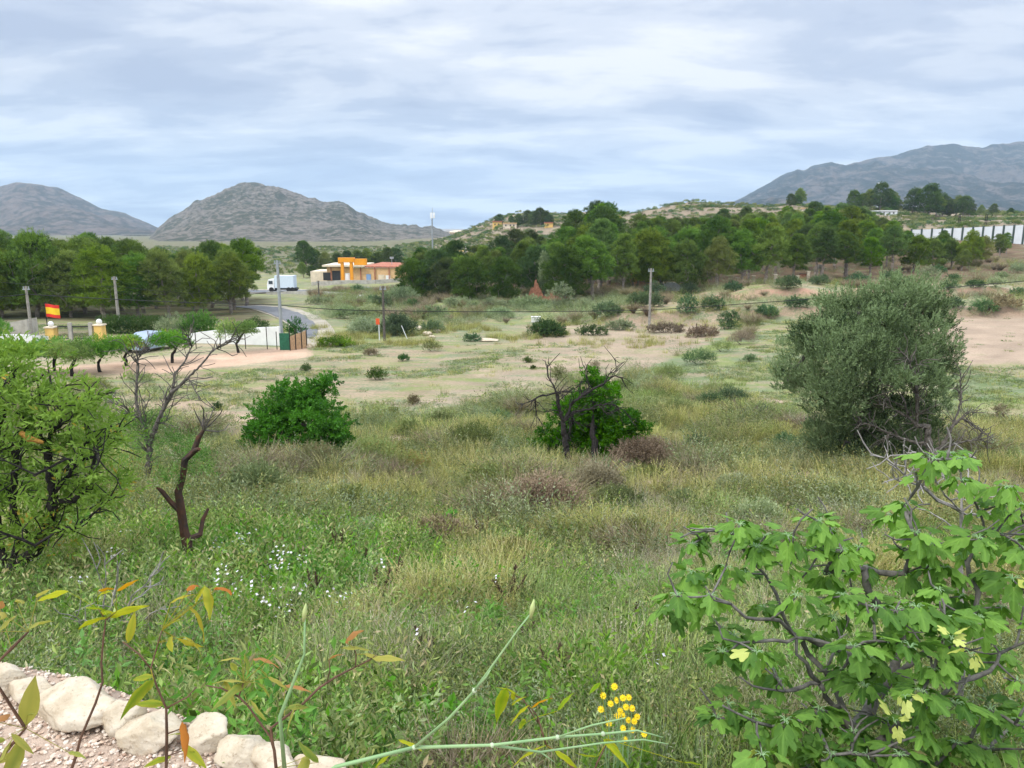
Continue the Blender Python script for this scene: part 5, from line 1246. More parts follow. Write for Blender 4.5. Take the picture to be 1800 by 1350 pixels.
for (u, v) in [(1672, 1125), (1590, 1225), (1572, 1270), (1705, 1150)]: cluster(Pn_(u, v, -.5), 3, .09, 1.0, .4)
part('leaf_stalks', pt, stem_green, fig); part('leaves', lf, L_fig, fig); part('yellow_leaves', ly, L_figy, fig, label='yellowing fig leaves hanging low on the branches')
# dead pale sapling behind the fig
Yd = 5.2; b0 = at(1690, Yd); sk = Skel(b0)
limbs(sk, Yd, [[(1690, 1200), (1688, 980), (1690, 900)], [(1690, 900), (1672, 890), (1648, 880), (1630, 862), (1610, 845), (1575, 820), (1555, 805), (1530, 800)], [(1690, 900), (1710, 885), (1720, 860), (1722, 830), (1715, 805)], [(1690, 895), (1690, 870), (1670, 855), (1660, 840), (1650, 820), (1640, 800)],
              [(1630, 862), (1600, 848), (1575, 842), (1550, 850)], [(1610, 845), (1590, 820), (1570, 815)], [(1575, 820), (1590, 800), (1610, 795)], [(1690, 895), (1660, 870), (1640, 835), (1638, 805)], [(1700, 893), (1740, 870), (1760, 850)], [(1690, 870), (1702, 840), (1700, 815)], [(1690, 930), (1660, 915)], [(1690, 905), (1720, 905), (1738, 900)]], wig=.06)
twigs(sk, 70, .25, 3, .3, .3); mb = MB(); sk.build(mb, .022, .0035, 2.2, 6); t = thing('dead_sapling', 'pale leafless dead sapling standing up behind the fig tree', 'tree', b0); part('branches', mb, bark_grey, t)
# grey dead stems at lower left
Yd = 7.2; b0 = at(175, Yd); sk = Skel(b0)
limbs(sk, Yd, [[(175, 1172), (178, 1120), (182, 1060), (185, 980)], [(178, 1120), (195, 1080), (205, 1030), (212, 985)], [(175, 1150), (200, 1110), (240, 1040), (288, 996)], [(176, 1160), (150, 1110), (132, 1075)], [(180, 1165), (230, 1100), (290, 1065)], [(240, 1040), (262, 1035)], [(185, 1040), (170, 1000)]], .05)
twigs(sk, 40, .3, 3, .5, .2); mb = MB(); sk.build(mb, .022, .004, 2.2, 6); t = thing('dead_sapling', 'cluster of pale dry stems fanning up behind the stone edging', 'dead plant', b0); part('stems', mb, bark_grey, t)
# dark dock stalks
def dock(u, v, h, label, n=5):
    p = hit(u, v); s = p[1] / 1350; mb = MB()
    for i in range(n):
        a = rng.uniform(0, 6.28); b = p + [math.cos(a) * .05, math.sin(a) * .05, 0]; tip = p + [rng.normal() * .12 * h * s * 2, rng.normal() * .1, 1.3 * h * s * rng.uniform(.6, 1)]
        mid = (b + tip) / 2 + rng.normal(size=3) * .04; mb.tube([b, mid, tip], [.008, .006, .004], 4)
        k = 16; f = rng.uniform(.45, 1, k); c = b + (tip - b) * f[:, None]
        sprays(mb, c, np.tile(unit(tip - b), (k, 1)), .06, 4, .045, .015, .5)
    t = solo('dock_stalks', mb, dead_stalk, p, label, 'dead plant', 'dark dry dock stalks on the slope')
for i, (u, v, h) in enumerate([(558, 1080, 75), (600, 1000, 60), (668, 1080, 80), (695, 1060, 70), (640, 1020, 60), (490, 1000, 44), (895, 1070, 60), (915, 1045, 50), (880, 1010, 40), (985, 1225, 70), (1020, 1232, 60), (765, 1190, 60), (740, 1180, 60), (1110, 1105, 45), (930, 1150, 45), (1060, 1200, 40), (560, 1010, 60), (850, 960, 44)]):
    dock(u, v, h, f"clump of blackish dry seed stalks on the slope, {NTH[i]} of its kind from the left" if i else 'tall blackish dry seed stalks right of the white flowers')
# leafy green plants standing out of the grass
def leafy(u, v, h, label):
    p = hit(u, v); s = p[1] / 1350; H = h * s; mb, st = MB(), MB()
    t = thing('leafy_weed', label, 'plant', p)
    for i in range(5):
        tip = p + [rng.normal() * .16 * H, rng.normal() * .16 * H, H * rng.uniform(.65, 1)]; st.tube([p, (p + tip) / 2 + rng.normal(size=3) * .02, tip], [.009, .007, .004], 5)
        f = rng.uniform(.35, 1, 10); sprays(mb, p + (tip - p) * f[:, None], rvec(10) + [0, 0, .2], .12, 6, .11, .045, .9, .3)
    part('stem', st, stem_green, t); part('leaves', mb, G_weed, t)
leafy(797, 945, 62, 'upright leafy green weed standing alone in the middle of the slope')
leafy(340, 1010, 40, 'leafy green clump at the foot of the burnt stump')
leafy(865, 1120, 50, 'low leafy green weed with white blossom below the slope middle')

# ------------------------------------------------------------------ near saplings, green stalk, yellow flowers
def long_leaf():
    n = 8; f = np.linspace(0, 1, n); w = .5 * np.sin(PI * f ** .8) ** .8 * .27; w[0] = w[-1] = .006
    V = []
    for i in range(n):
        z = -.42 * f[i] ** 2; V += [[-w[i], f[i], z - .35 * w[i] + .02 * math.sin(i * 2.1)], [0, f[i], z], [w[i], f[i], z - .35 * w[i] + .02 * math.cos(i * 2.1)]]
    q = []
    for i in range(n - 1): q += [[3 * i, 3 * i + 1, 3 * i + 4, 3 * i + 3], [3 * i + 1, 3 * i + 2, 3 * i + 5, 3 * i + 4]]
    return np.array(V), np.array(q), np.zeros((0, 3), int)
LLV, LLQ, LLT = long_leaf()
def sapling(y, stems, leaves, label, ground_u, r0=.006):
    gx = (ground_u - 900) / 1350 * y * 1.3; b = np.array([gx, y, float(T(np.array([gx]), np.array([y]))[0])])
    sk = Skel(b); first = P(*stems[0][0], y); sk.poly([b * .5 + first * .5 + [0, 0, 0], first], 0, .05)
    for sg in stems: sk.poly([P(q[0], q[1], y + (q[2] if len(q) > 2 else 0)) for q in sg], None, .03)
    mb = MB(); sk.build(mb, r0, .0016, 2.2, 7); t = thing('sapling', label, 'plant', b, 'thin yellowing saplings close to the camera'); part('stem', mb, twig_red, t, smooth=True)
    lm = MB()
    for (u, v, u2, v2, *c) in leaves:
        a = P(u, v, y + rng.uniform(-.05, .05)); e = P(u2, v2, y + rng.uniform(-.06, .06)); d = e - a + np.array([0, 0, .02]); s_ = np.linalg.norm(e - a) * .98
        put_leaves(lm, [a], [d + [0, 0, .18 * s_]], [s_], LLV, LLQ, LLT, [c[0] if c else rng.uniform(.35, .95)], roll=.5)
        A = np.array(sk.p); k = int(np.argmin(np.linalg.norm(A - a, axis=1)))
        if np.linalg.norm(A[k] - a) < .25: mb2 = lm; mb2.tube([A[k], (A[k] + a) / 2, a], [.001, .0009, .0008], 4, False, tint=.8)
    part('leaves', lm, L_sapl, t, smooth=True)
sapling(1.75, [[(292, 1350), (293, 1290), (292, 1245), (275, 1205), (265, 1175)], [(265, 1175), (278, 1130), (285, 1108)], [(265, 1175), (245, 1150), (215, 1128)], [(292, 1245), (330, 1225), (345, 1208)], [(292, 1330), (320, 1320)], [(293, 1290), (320, 1280)]],
        [(285, 1108, 312, 1078, .5), (300, 1120, 278, 1150, .55), (312, 1122, 332, 1160, .9), (325, 1120, 355, 1140, .75), (300, 1060, 330, 1040, .8), (332, 1067, 385, 1100, .9), (345, 1060, 352, 1032, .6), (330, 1040, 345, 1020, .95), (378, 1037, 422, 1032, .95), (360, 1030, 385, 1070, .5), (268, 1190, 232, 1208, .4), (270, 1195, 250, 1220, .3), (290, 1238, 235, 1250, .35), (320, 1270, 345, 1300, .97), (325, 1290, 290, 1300, .4), (320, 1310, 350, 1345, .5), (300, 1330, 260, 1350, .4), (340, 1320, 355, 1355, .3), (225, 1130, 240, 1090, .6)],
        'thin sapling with drooping yellow-green leaves rising before the buff edging stone', 292)
sapling(1.6, [[(485, 1350), (482, 1320), (475, 1295), (455, 1268), (435, 1240), (420, 1225), (390, 1210), (362, 1205)], [(480, 1310), (476, 1280), (500, 1262), (530, 1240), (560, 1210), (590, 1190), (620, 1175), (650, 1160), (662, 1152)], [(575, 1200), (580, 1178), (578, 1160)], [(625, 1172), (626, 1150), (622, 1138)], [(420, 1225), (428, 1200)]],
        [(425, 1160, 395, 1148, .85), (430, 1150, 440, 1175, .3), (445, 1160, 490, 1150, .95), (480, 1150, 500, 1172, .3), (430, 1200, 385, 1200, .8), (440, 1195, 410, 1215, .35), (450, 1200, 480, 1225, .5), (470, 1190, 500, 1215, .9), (500, 1205, 545, 1220, .95), (505, 1245, 545, 1250, .4), (578, 1160, 600, 1140, .97), (600, 1140, 652, 1148, .6), (608, 1130, 598, 1120, 1), (655, 1158, 700, 1163, .8), (430, 1220, 400, 1260, .5), (395, 1195, 400, 1240, .7), (440, 1230, 450, 1280, .6), (520, 1240, 505, 1290, .55), (560, 1340, 520, 1350, .3), (540, 1330, 570, 1352, .7), (415, 1180, 400, 1165, .5), (455, 1175, 470, 1200, .35), (640, 1150, 665, 1172, .9)],
        'forked sapling with yellow-edged green leaves rising right of the cracked edging stone', 485)
sapling(1.5, [[(-10, 1345), (20, 1310), (45, 1280)], [(-20, 1180), (20, 1140), (50, 1110)]],
        [(45, 1275, 60, 1255, .9), (20, 1290, 45, 1330, .7), (40, 1300, 42, 1345, .6), (10, 1300, -20, 1330, .5), (48, 1258, 78, 1252, .6), (0, 1270, 22, 1258, 1), (5, 1080, 30, 1078, .9), (0, 1070, 18, 1064, 1), (30, 1060, 62, 1050, .7), (66, 1050, 92, 1040, .8), (0, 1110, 20, 1085, .6), (120, 1322, 145, 1332, .5), (0, 1340, 15, 1300, .7), (25, 1325, 10, 1352, .8), (50, 1108, 70, 1090, .6)],
        'sapling with yellow and reddish leaves cut by the left picture edge', -30)
sapling(1.9, [[(1030, 1400), (1050, 1340), (1070, 1300)], [(1030, 1380), (990, 1330), (960, 1310)], [(960, 1310), (945, 1260), (930, 1240)], [(945, 1270), (920, 1230), (905, 1222)]],
        [(1065, 1298, 1090, 1345, .75), (1060, 1300, 1100, 1330, .6), (960, 1310, 900, 1345, .8), (975, 1320, 1010, 1350, .7), (900, 1240, 912, 1220, .8), (905, 1230, 880, 1212, .9), (910, 1222, 885, 1205, .6), (930, 1240, 900, 1262, .9), (935, 1245, 952, 1220, 1), (925, 1270, 895, 1290, .5), (1050, 1330, 1020, 1352, .6), (700, 1300, 742, 1325, .8), (690, 1325, 650, 1345, .6), (1200, 1340, 1225, 1352, .4), (980, 1250, 1000, 1215, .4), (1055, 1200, 1040, 1225, .3), (890, 1210, 880, 1240, .5)],
        'yellowing sapling at the bottom centre beside the yellow flowers', 1030)
sapling(2.6, [[(180, 1200), (182, 1120), (186, 1090)], [(186, 1090), (172, 1070)], [(186, 1090), (205, 1075)]],
        [(186, 1085, 150, 1100, .8), (186, 1082, 195, 1055, .6), (190, 1085, 230, 1072, .9), (205, 1040, 245, 1022, .95), (195, 1040, 168, 1045, .9), (190, 1078, 180, 1050, .5), (172, 1040, 205, 1030, .97), (120, 1040, 60, 1062, .9)],
        'thin yellow-leaved shoot standing before the pale dry stems', 178)
# green jointed stalk
Ys = 1.45; mb = MB(); st = lambda pts, r: mb.tube([P(u, v, Ys + d) for u, v, d in pts], r, 8)
g0 = P(380, 1500, Ys); gb = np.array([g0[0] - .1, g0[1], float(T(g0[:1], g0[1:2])[0])])
mb.tube([gb, g0, P(590, 1348, Ys), P(728, 1314, Ys + .02)], [.006, .0055, .0045, .004], 8)
st([(728, 1314, .02), (865, 1310, .04), (980, 1296, .06), (1060, 1290, .08), (1120, 1284, .1), (1165, 1296, .1)], [.004, .0035, .003, .0026, .0022, .0014])
st([(728, 1314, .02), (790, 1262, .0), (834, 1214, -.02), (880, 1150, -.03), (912, 1105, -.03), (936, 1075, -.03)], [.0034, .003, .0026, .0022, .0018, .0018])
st([(865, 1310, .04), (950, 1322, .08), (1060, 1306, .12), (1130, 1300, .14), (1175, 1308, .14)], [.003, .0026, .0022, .002, .0012]); st([(980, 1296, .06), (1040, 1275, .04), (1100, 1262, .02)], [.0022, .002, .0014])
st([(950, 1322, .08), (975, 1340, .08)], [.002, .001]); st([(834, 1214, -.02), (855, 1190, -.05), (862, 1178, -.05)], [.003, .002, .001]); st([(500, 1350, 0), (492, 1260, -.02), (535, 1150, 0), (536, 1070, 0)], [.005, .004, .0025, .002])
t = thing('green_stalk', 'long bare blue-green jointed stalk lying almost level across the bottom', 'plant', gb); part('stem', mb, stem_green, t, smooth=True)
bd = MB()
for (u, v, d) in ((936, 1068, -.03), (536, 1075, 0)):
    c = P(u, v, Ys + d); bd.tube([c - [.004, 0, .022], c, c + [.003, 0, .018]], [.003, .0055, .001], 8)
part('bud', bd, solid('bud_green', (0.42, 0.5, 0.2), .6, .1), t, smooth=True)
nd = MB()
for (u, v, d) in ((728, 1314, .02), (865, 1310, .04), (980, 1296, .06), (834, 1214, -.02), (1060, 1290, .08)): nd.sphere(P(u, v, Ys + d), .0055, 10, 7)
part('joints', nd, solid('joint_green', (0.45, 0.55, 0.36), .6, .08), t, smooth=True)
# yellow flowers
Yy = 3.6; b = at(1085, Yy); t = thing('yellow_flower_plant', 'plant with a cluster of small bright yellow daisy flowers', 'flower', b)
st_, lv, ctr = MB(), MB(), MB()
for i, (u, v) in enumerate([(1080, 1207), (1060, 1223), (1095, 1227), (1105, 1226), (1083, 1231), (1073, 1237), (1056, 1247), (1100, 1243), (1111, 1245), (1090, 1250), (1085, 1258), (1095, 1258), (1105, 1266), (1120, 1260), (1115, 1268), (1095, 1280), (1070, 1272), (1112, 1283), (1132, 1290), (1098, 1300)]):
    c = P(u, v, Yy + rng.uniform(-.15, .15)); st_.tube([b + rng.normal(size=3) * [.03, .03, 0], (b + c) / 2 + rng.normal(size=3) * .03, c], [.004, .003, .0018], 5)
    f = MB(); w = unit(np.array([rng.normal() * .3, -.8, .7])); a = unit(np.cross(w, [1, 0, .1])); e = np.cross(w, a)
    for k in range(11):
        th_ = k * 2 * PI / 11; d = a * math.cos(th_) + e * math.sin(th_); g = np.cross(w, d)
        f.add([c, c + d * .012 + g * .004 + w * .004, c + d * .019 + w * .001, c + d * .012 - g * .004 + w * .003], [[0, 1, 2, 3]])
    f.sphere(c + w * .002, .006, 8, 5); fo = part('flower', f, Y_petal, t)
n = 90; pz = b + np.c_[rng.normal(size=n) * .16, rng.normal(size=n) * .12, rng.uniform(.02, .5, n)]
sprays(lv, pz, rvec(n) + [0, 0, .5], .12, 6, .06, .02, .9); part('stem', st_, stem_green, t); part('leaves', lv, G_weed, t)

# ------------------------------------------------------------------ poles and power lines
def pole(u, v, top, wpx, m, label, metal=False, y=None):
    p = at(u, y) if y else hit(u, v); s = p[1] / 1350; h = (v - top) * s * 1.02; r = wpx / 2 * s
    t = thing('metal_mast' if metal else 'utility_pole', label, 'pole', p)
    mb = MB(); mb.tube([p - [0, 0, .3], p + [0, 0, h * .5], p + [0, 0, h]], [r, r * .85, r * .7], 10 if metal else 8); part('post', mb, m, t)
    c = MB(); c.box(p + [0, 0, h - .25], (.55, .09, .09)); c.tube([p + [-.2, 0, h - .2], p + [-.2, 0, h - .02]], .04, 6); c.tube([p + [.2, 0, h - .2], p + [.2, 0, h - .02]], .04, 6); part('bracket', c, steel, t)
    return p, h
pA = pole(58, 604, 505, 6, pole_conc, 'concrete pole standing left of the flag by the gate')
pB = pole(210, 585, 497, 6, pole_conc, 'concrete pole in front of the left wood near the clipped hedge', y=72)
pM = pole(496, 611, 466, 6.5, steel, 'tall galvanised steel mast by the green netting and road bend', True, y=60)
pC = pole(676, 600, 505, 5, bark, 'weathered wooden pole beside the orange sign')
pD = pole(1141, 575, 475, 5, pole_conc, 'concrete pole on the red bank before the long wood')
pole(561, 530, 496, 3, bark, 'short wooden post near the highway retaining wall', y=112)
def wire(pts, label, sag=.4, r=.028):
    mb = MB(); out = []
    for a, b in zip(pts[:-1], pts[1:]):
        for f in np.linspace(0, 1, 14)[:-1]: out.append(a + (b - a) * f - np.array([0, 0, 4 * sag * f * (1 - f)]))
    out.append(pts[-1]); mb.tube(out, r, 5, False); solo('power_line', mb, cable_m, out[0], label, 'cable', 'overhead cables across the valley')
wp = lambda q, v: np.array([q[0], q[1], P(900, v, q[1])[2]])
e0 = P(-200, 530, 45); e1 = P(1800, 497, 62); e2 = P(2100, 462, 55)
wire([e0, wp(pA[0], 517), wp(pM[0], 536), wp(pC[0], 546), wp(pD[0], 545), P(1800, 494, 58), e2], 'black overhead cable sagging across the whole valley from pole to pole', .12, .03)
wire([P(-200, 470, 70), wp(pB[0], 503), P(500, 512, 85)], 'thin pale wire crossing before the left wood', .5, .018)

# ------------------------------------------------------------------ gate, walls, fences on the left
def pillar(u, v, top, w, label):
    p = at(u, 61); s = p[1] / 1350; h = P(900, top, 61)[2] - p[2]; W = w * s
    t = thing('gate_pillar', label, 'pillar', p, 'ochre gate pillars with white globes')
    mb = MB(); mb.box(p + [0, 0, h / 2 - .1], (W, W, h + .2)); part('shaft', mb, ochre_y, t); c = MB(); c.box(p + [0, 0, h + .05], (W * 1.2, W * 1.2, .1)); part('cap', c, cream, t)
    g = MB(); g.sphere(p + [0, 0, h + .10 + .2], .22, 16, 10); part('lamp_globe', g, globe_m, t, smooth=True); return p, h
g1, h1 = pillar(93, 606, 576, 15, 'ochre pillar with a white globe on the left side of the gate'); g2, h2 = pillar(178, 602, 572, 14, 'ochre pillar with a white globe on the right side of the gate')
t = thing('iron_gate', 'low black iron railing gate between the two ochre pillars', 'gate', (g1 + g2) / 2); mb = MB()
gz = max(g1[2], g2[2]); A_, B_ = g1 + [.5, 0, 0], g2 - [.5, 0, 0]
for z in (.25, 1.25): mb.tube([[A_[0], A_[1], gz + z], [B_[0], B_[1], gz + z]], .04, 4)
for f in np.linspace(0, 1, 34): q = A_ + (B_ - A_) * f; mb.tube([[q[0], q[1], gz + .25], [q[0], q[1], gz + 1.3]], .018, 4)
part('railing', mb, iron, t); mb = MB()
for f in (.36, .93): q = A_ + (B_ - A_) * f; mb.box([q[0], q[1] - .05, gz + .75], (.28, .2, 1.6))
part('post', mb, concrete, t)
fp = at(85, 66); t = thing('flag', 'red and yellow striped flag flying above the left gate pillar', 'flag', fp); mb = MB(); zt = P(85, 534, 66)[2]; mb.tube([fp, [fp[0], fp[1], zt + .1]], .035, 6); part('pole', mb, iron, t)
def flag_strip(z0, z1):
    mb = MB(); n = 10; xs = np.linspace(0, 1.15, n); V = []
    for x in xs: yv = .09 * math.sin(x * 6); dz = -.12 * x; V += [[fp[0] + .03 + x, fp[1] + yv, zt + z0 + dz], [fp[0] + .03 + x, fp[1] + yv, zt + z1 + dz], [fp[0] + .03 + x, fp[1] + yv + .012, zt + z0 + dz], [fp[0] + .03 + x, fp[1] + yv + .012, zt + z1 + dz]]
    return mb.add(V, [[4 * i + a, 4 * i + b, 4 * i + 4 + b, 4 * i + 4 + a] for i in range(n - 1) for a, b in ((0, 1), (3, 2), (1, 3), (2, 0))])
r_ = flag_strip(-1.12, -.84); r2 = flag_strip(-.28, 0); r_.add(r2.v[0], r2.q[0]); part('red_stripes', r_, red_p, t); part('yellow_stripe', flag_strip(-.84, -.28), yel_p, t)
# white wall
def wall_run(name, pts, h, th_, m, label, cat='wall', cap=None):
    a = np.array(pts[0]); t = thing(name, label, cat, a); mb = MB(); cp = MB()
    for p, q, ha, hb in zip(pts[:-1], pts[1:], h[:-1], h[1:]):
        d = np.array(q) - np.array(p); nrm = np.array([-d[1], d[0], 0]); nrm = nrm / np.linalg.norm(nrm) * th_ / 2; p = np.array(p); q = np.array(q); up = lambda z: np.array([0, 0, z])
        V = [p - nrm - up(.4), p + nrm - up(.4), q + nrm - up(.4), q - nrm - up(.4), p - nrm + up(ha), p + nrm + up(ha), q + nrm + up(hb), q - nrm + up(hb)]
        mb.add(V, [[0, 3, 7, 4], [1, 5, 6, 2], [4, 7, 6, 5], [0, 1, 2, 3], [0, 4, 5, 1], [2, 6, 7, 3]])
    part('wall', mb, m, t); return t
ww = [at(284, 62), at(310, 61.5), at(350, 61), at(400, 60.5), at(450, 60), at(493, 59.5)]
hh = [P(900, v, p[1])[2] - p[2] for v, p in zip([594, 591, 584, 578, 576, 574], ww)]
wall_run('garden_wall', ww, hh, .25, white_wall, 'long white garden wall rising towards the steel mast')
wall_run('garden_wall', [at(-60, 57), at(0, 57.5), at(60, 58), at(85, 59)], [1.0, 1.0, .9, .7], .25, white_wall, 'low white wall at the left edge below the gate')
wall_run('concrete_block', [at(28, 64), at(60, 64)], [1.3, 1.6], 1.4, concrete, 'grey concrete block structure under the left concrete pole', 'structure')
# car roof showing over the bushes
cp_ = at(266, 56.5); t = thing('parked_car', 'pale blue parked car seen between the almond trees by the wall', 'car', cp_)
def car_body(c, L_, W_, H_, m, t):
    xs = np.array([-.5, -.48, -.35, -.15, .12, .3, .48, .5]) * L_; zb = np.array([.35, .3, .28, .28, .28, .28, .3, .35]); zt_ = np.array([.8, .95, 1.0, 1.38, 1.4, 1.0, .85, .6]) * H_ / 1.4
    mb = MB(); V = []
    for x, a, b in zip(xs, zb, zt_):
        w = W_ / 2; wi = w * (.82 if b > 1.1 else .97); V += [[x, -w, a], [x, -w, min(b, .9)], [x, -wi, b], [x, wi, b], [x, w, min(b, .9)], [x, w, a]]
    V = np.array(V) + c; q = [[6 * i + k, 6 * i + (k + 1) % 6, 6 * i + 6 + (k + 1) % 6, 6 * i + 6 + k] for i in range(7) for k in range(6)]
    mb.add(V, q, [[0, 2, 1], [0, 5, 3], [0, 3, 2], [5, 4, 3], [42, 43, 44], [42, 44, 45], [42, 45, 47], [45, 46, 47]]); part('body', mb, m, t, smooth=False)
    g = MB(); g.box(c + [-.02 * L_, 0, 1.12 * H_ / 1.4], (L_ * .36, W_ * .86, .26)); part('window', g, glass, t)
    for x in (-.32, .32):
        for y_ in (-1, 1):
            w = MB(); w.tube([c + [x * L_, y_ * W_ * .4, .32], c + [x * L_, y_ * W_ * .5, .32]], .31, 14); part('wheel', w, rubber, t)
car_body(cp_, 4.1, 1.7, 1.4, solid('car_blue', (.30, .37, .47), .4, .05), t); t.rotation_euler[2] = 1.25
# wire fence posts, netting, reed screen
FG = 'thin posts of the wire fence along the track'
for i, u in enumerate([345, 388, 432, 470, 487]):
    p = at(u, 57.5 - i * .1); mb = MB(); mb.tube([p, p + [0, 0, 1.35 if i != 3 else 1.7]], .035, 5); solo('fence_post', mb, bark_dark, p, f"thin dark fence post by the track, {NTH[i]} from the left before the white wall", 'post', FG)
na_, nb_, nc_ = at(494, 57), at(510, 56.5), at(540, 58)
t = thing('netting_fence', 'dark green netting panel between the steel mast and the reed screen', 'fence', na_); mb = MB()
mb.box((na_ + nb_) / 2 + [0, 0, .62], (nb_[0] - na_[0], .03, 1.3)); part('net', mb, net_green, t)
t = thing('reed_screen', 'tan reed screen fence at the right end of the track', 'fence', nb_); mb = MB()
for f in np.linspace(0, 1, 40): q = nb_ + (nc_ - nb_) * f; hgt = (1.0 + .35 * f) * rng.uniform(.95, 1.05); mb.box(q + [0, rng.uniform(-.02, .02), hgt / 2], (.036, .03, hgt))
part('reeds', mb, reed, t); mb = MB()
for f in (.02, .35, .7, 1.0): q = nb_ + (nc_ - nb_) * f; mb.tube([q - [0, .06, 0], q + [0, -.06, 1.6]], .04, 5)
part('post', mb, bark_dark, t)
def rock(u, v, w, h, m, label, name='rock', cat='rock', group=None, seed=0, y=None):
    p = at(u, y) if y else hit(u, v); s = p[1] / 1350; r = np.random.default_rng(seed); mb = MB(); mb.sphere((0, 0, 0), 1, 14, 9); D = mb.v[0]
    D *= (1 + .35 * (fbm(D[:, 0] * 1.4 + seed, D[:, 2] * 1.4 + D[:, 1], 4, seed) - .5) * 2)[:, None]; mb.v[0] = D * [w * s / 2, w * s / 2.6, h * s / 2] + p + [0, 0, h * s * .3]
    solo(name, mb, m, p, label, cat, group)
rock(544, 612, 12, 10, limestone, 'pale boulder at the right end of the sandy track', seed=3)
for i, (u, v, w, h) in enumerate([(738, 582, 14, 12), (752, 590, 16, 9), (768, 585, 14, 9), (778, 580, 10, 7), (745, 576, 8, 6), (760, 594, 12, 6)]):
    rock(u, v, w, h, limestone, f"white rubble stone, {NTH[i]} of the heap right of the reed-like shrub", 'rubble_stone', 'rock', 'white rubble heap in the ravine', seed=i + 4)
for i, (u, v, w, h) in enumerate([(632, 519, 14, 6), (638, 523, 12, 5), (625, 524, 10, 4)]): rock(u, v, w, h, white_wall, ['white dumped sheet', 'white dumped sack', 'small white dumped scrap'][i] + ' beside the retaining wall', 'debris', 'debris', seed=i + 20)
rock(807, 534, 12, 4, reed, 'pale plank debris lying left of the small front pines', 'debris', 'debris', seed=31)
rock(860, 600, 36, 6, limestone, 'long low pale rock at the far edge of the yellow grass', seed=33)
# orange sign, leaning stake, white box
p = hit(667, 598); t = thing('sign', 'small orange sign on a thin white post left of the wooden pole', 'sign', p); mb = MB(); mb.tube([p, p + [0, 0, 1.5]], .04, 6); part('post', mb, white_p, t); mb = MB(); mb.box(p + [-.08, -.05, 1.55], (.3, .03, .5)); part('panel', mb, sign_o, t)
p = hit(716, 597); mb = MB(); mb.tube([p, p + [-.45, 0, 1.15]], .035, 6); solo('stake', mb, white_p, p, 'thin pale stake leaning left at the reed-like shrub', 'stake')
p = hit(942, 566); mb = MB(); mb.box(p + [0, 0, .25], (.9, .5, .5)); mb.box(p + [0, 0, .52], (.98, .58, .05)); solo('utility_box', mb, white_wall, p, 'small white box behind the cactus-like clump', 'box')

# ------------------------------------------------------------------ truck, retaining wall, works
p = at(500, 148); p = p + np.array([0, 0, .22]); t = thing('box_truck', 'white and pale blue box lorry on the highway left of the works', 'truck', p); s = 148 / 1350
mb = MB(); mb.box(p + [.35, 0, 1.95], (3.6, 2.3, 2.3)); part('cargo_box', mb, solid('truck_blue', (0.62, 0.72, 0.82), .5, .04), t)
mb = MB(); c = p + [-2.15, 0, 0]; mb.add(np.array([[-.75, -1.1, .5], [-.75, 1.1, .5], [.6, 1.1, .5], [.6, -1.1, .5], [-.75, -1.1, 1.5], [-.75, 1.1, 1.5], [-.5, -1.05, 2.4], [-.5, 1.05, 2.4], [.6, 1.05, 2.5], [.6, -1.05, 2.5]]) + c, [[0, 1, 5, 4], [4, 5, 7, 6], [6, 7, 8, 9], [0, 3, 2, 1], [2, 3, 9, 8]], [[0, 4, 3], [4, 9, 3], [4, 6, 9], [1, 2, 5], [5, 2, 8], [5, 8, 7]]); part('cab', mb, white_p, t)
mb = MB(); mb.box(c + [-.05, -1.12, 1.85], (.75, .05, .6)); part('window', mb, glass, t)
mb = MB(); mb.box(p + [0, 0, .6], (5.2, 1.6, .3)); part('chassis', mb, dark, t)
for x in (-2.1, 1.2, 1.9):
    for yy in (-1, 1): w = MB(); w.tube([p + [x, yy * .95, .48], p + [x, yy * 1.18, .48]], .46, 14); part('wheel', w, rubber, t)
def zrow(v, y): return P(900, v, y)[2]
rw = [at(470, 140), at(520, 138), at(570, 132), at(610, 125), at(642, 116)]
wall_run('retaining_wall', rw, [max(.5, zrow(v, q[1]) - q[2]) for v, q in zip([516, 518, 520, 524, 529], rw)], .4, concrete, 'long pale concrete retaining wall curving below the highway', 'wall')
yw = 190.
def bx(mb, u0, u1, v0, v1, y, d, base=None):
    """a solid block: its front face spans the given columns and rows at distance y, and it is d deep"""
    z0, z1 = zrow(v1, y), zrow(v0, y); k = (y * math.cos(PITCH) - ((z0 + z1) / 2 - CZ) * math.sin(PITCH)) / 1350; x0, x1 = (u0 - 900) * k, (u1 - 900) * k
    mb.box(((x0 + x1) / 2, y + d / 2, (z0 + z1) / 2), (x1 - x0, d, z1 - z0)); return mb
b = at(630, yw); t = thing('works_building', 'low ochre industrial shed with a red tiled edge and a small blue door', 'building', b)
part('wall', bx(MB(), 575, 706, 470, 500, yw, 16), ochre, t); part('wall', bx(MB(), 546, 575, 477, 500, yw + 3, 10), cream, t, label='paler low wing with stepped wall at the left end')
mb = MB(); z0 = zrow(470, yw); x0, x1 = b[0] - 3.2, b[0] + 10.9
for a, c in (((x0 + 4.6), x1 + .3),):
    V = [[a, yw - .4, z0], [c, yw - .4, z0 - .05], [c, yw + 16, z0 + .1], [a, yw + 16, z0 + .1], [a, yw - .4, z0 + .3], [c, yw - .4, z0 + .2], [c, yw + 16, z0 + .4], [(a * 2 + c) / 3, yw + 8, z0 + .95], [(a * 2 + c) / 3, yw + 9, z0 + .95]]
    mb.add(V, [[0, 1, 5, 4], [1, 2, 6, 5], [0, 3, 2, 1]], [[4, 5, 7], [5, 6, 7], [4, 7, 3], [7, 6, 3], [0, 4, 3], [3, 6, 2]])
part('roof', mb, tile, t); mb = bx(MB(), 566, 640, 466, 469, yw - 1.2, 14); part('canopy', mb, cream, t)
part('fascia', bx(MB(), 621, 700, 468.6, 471.2, yw - .25, .2), white_p, t)
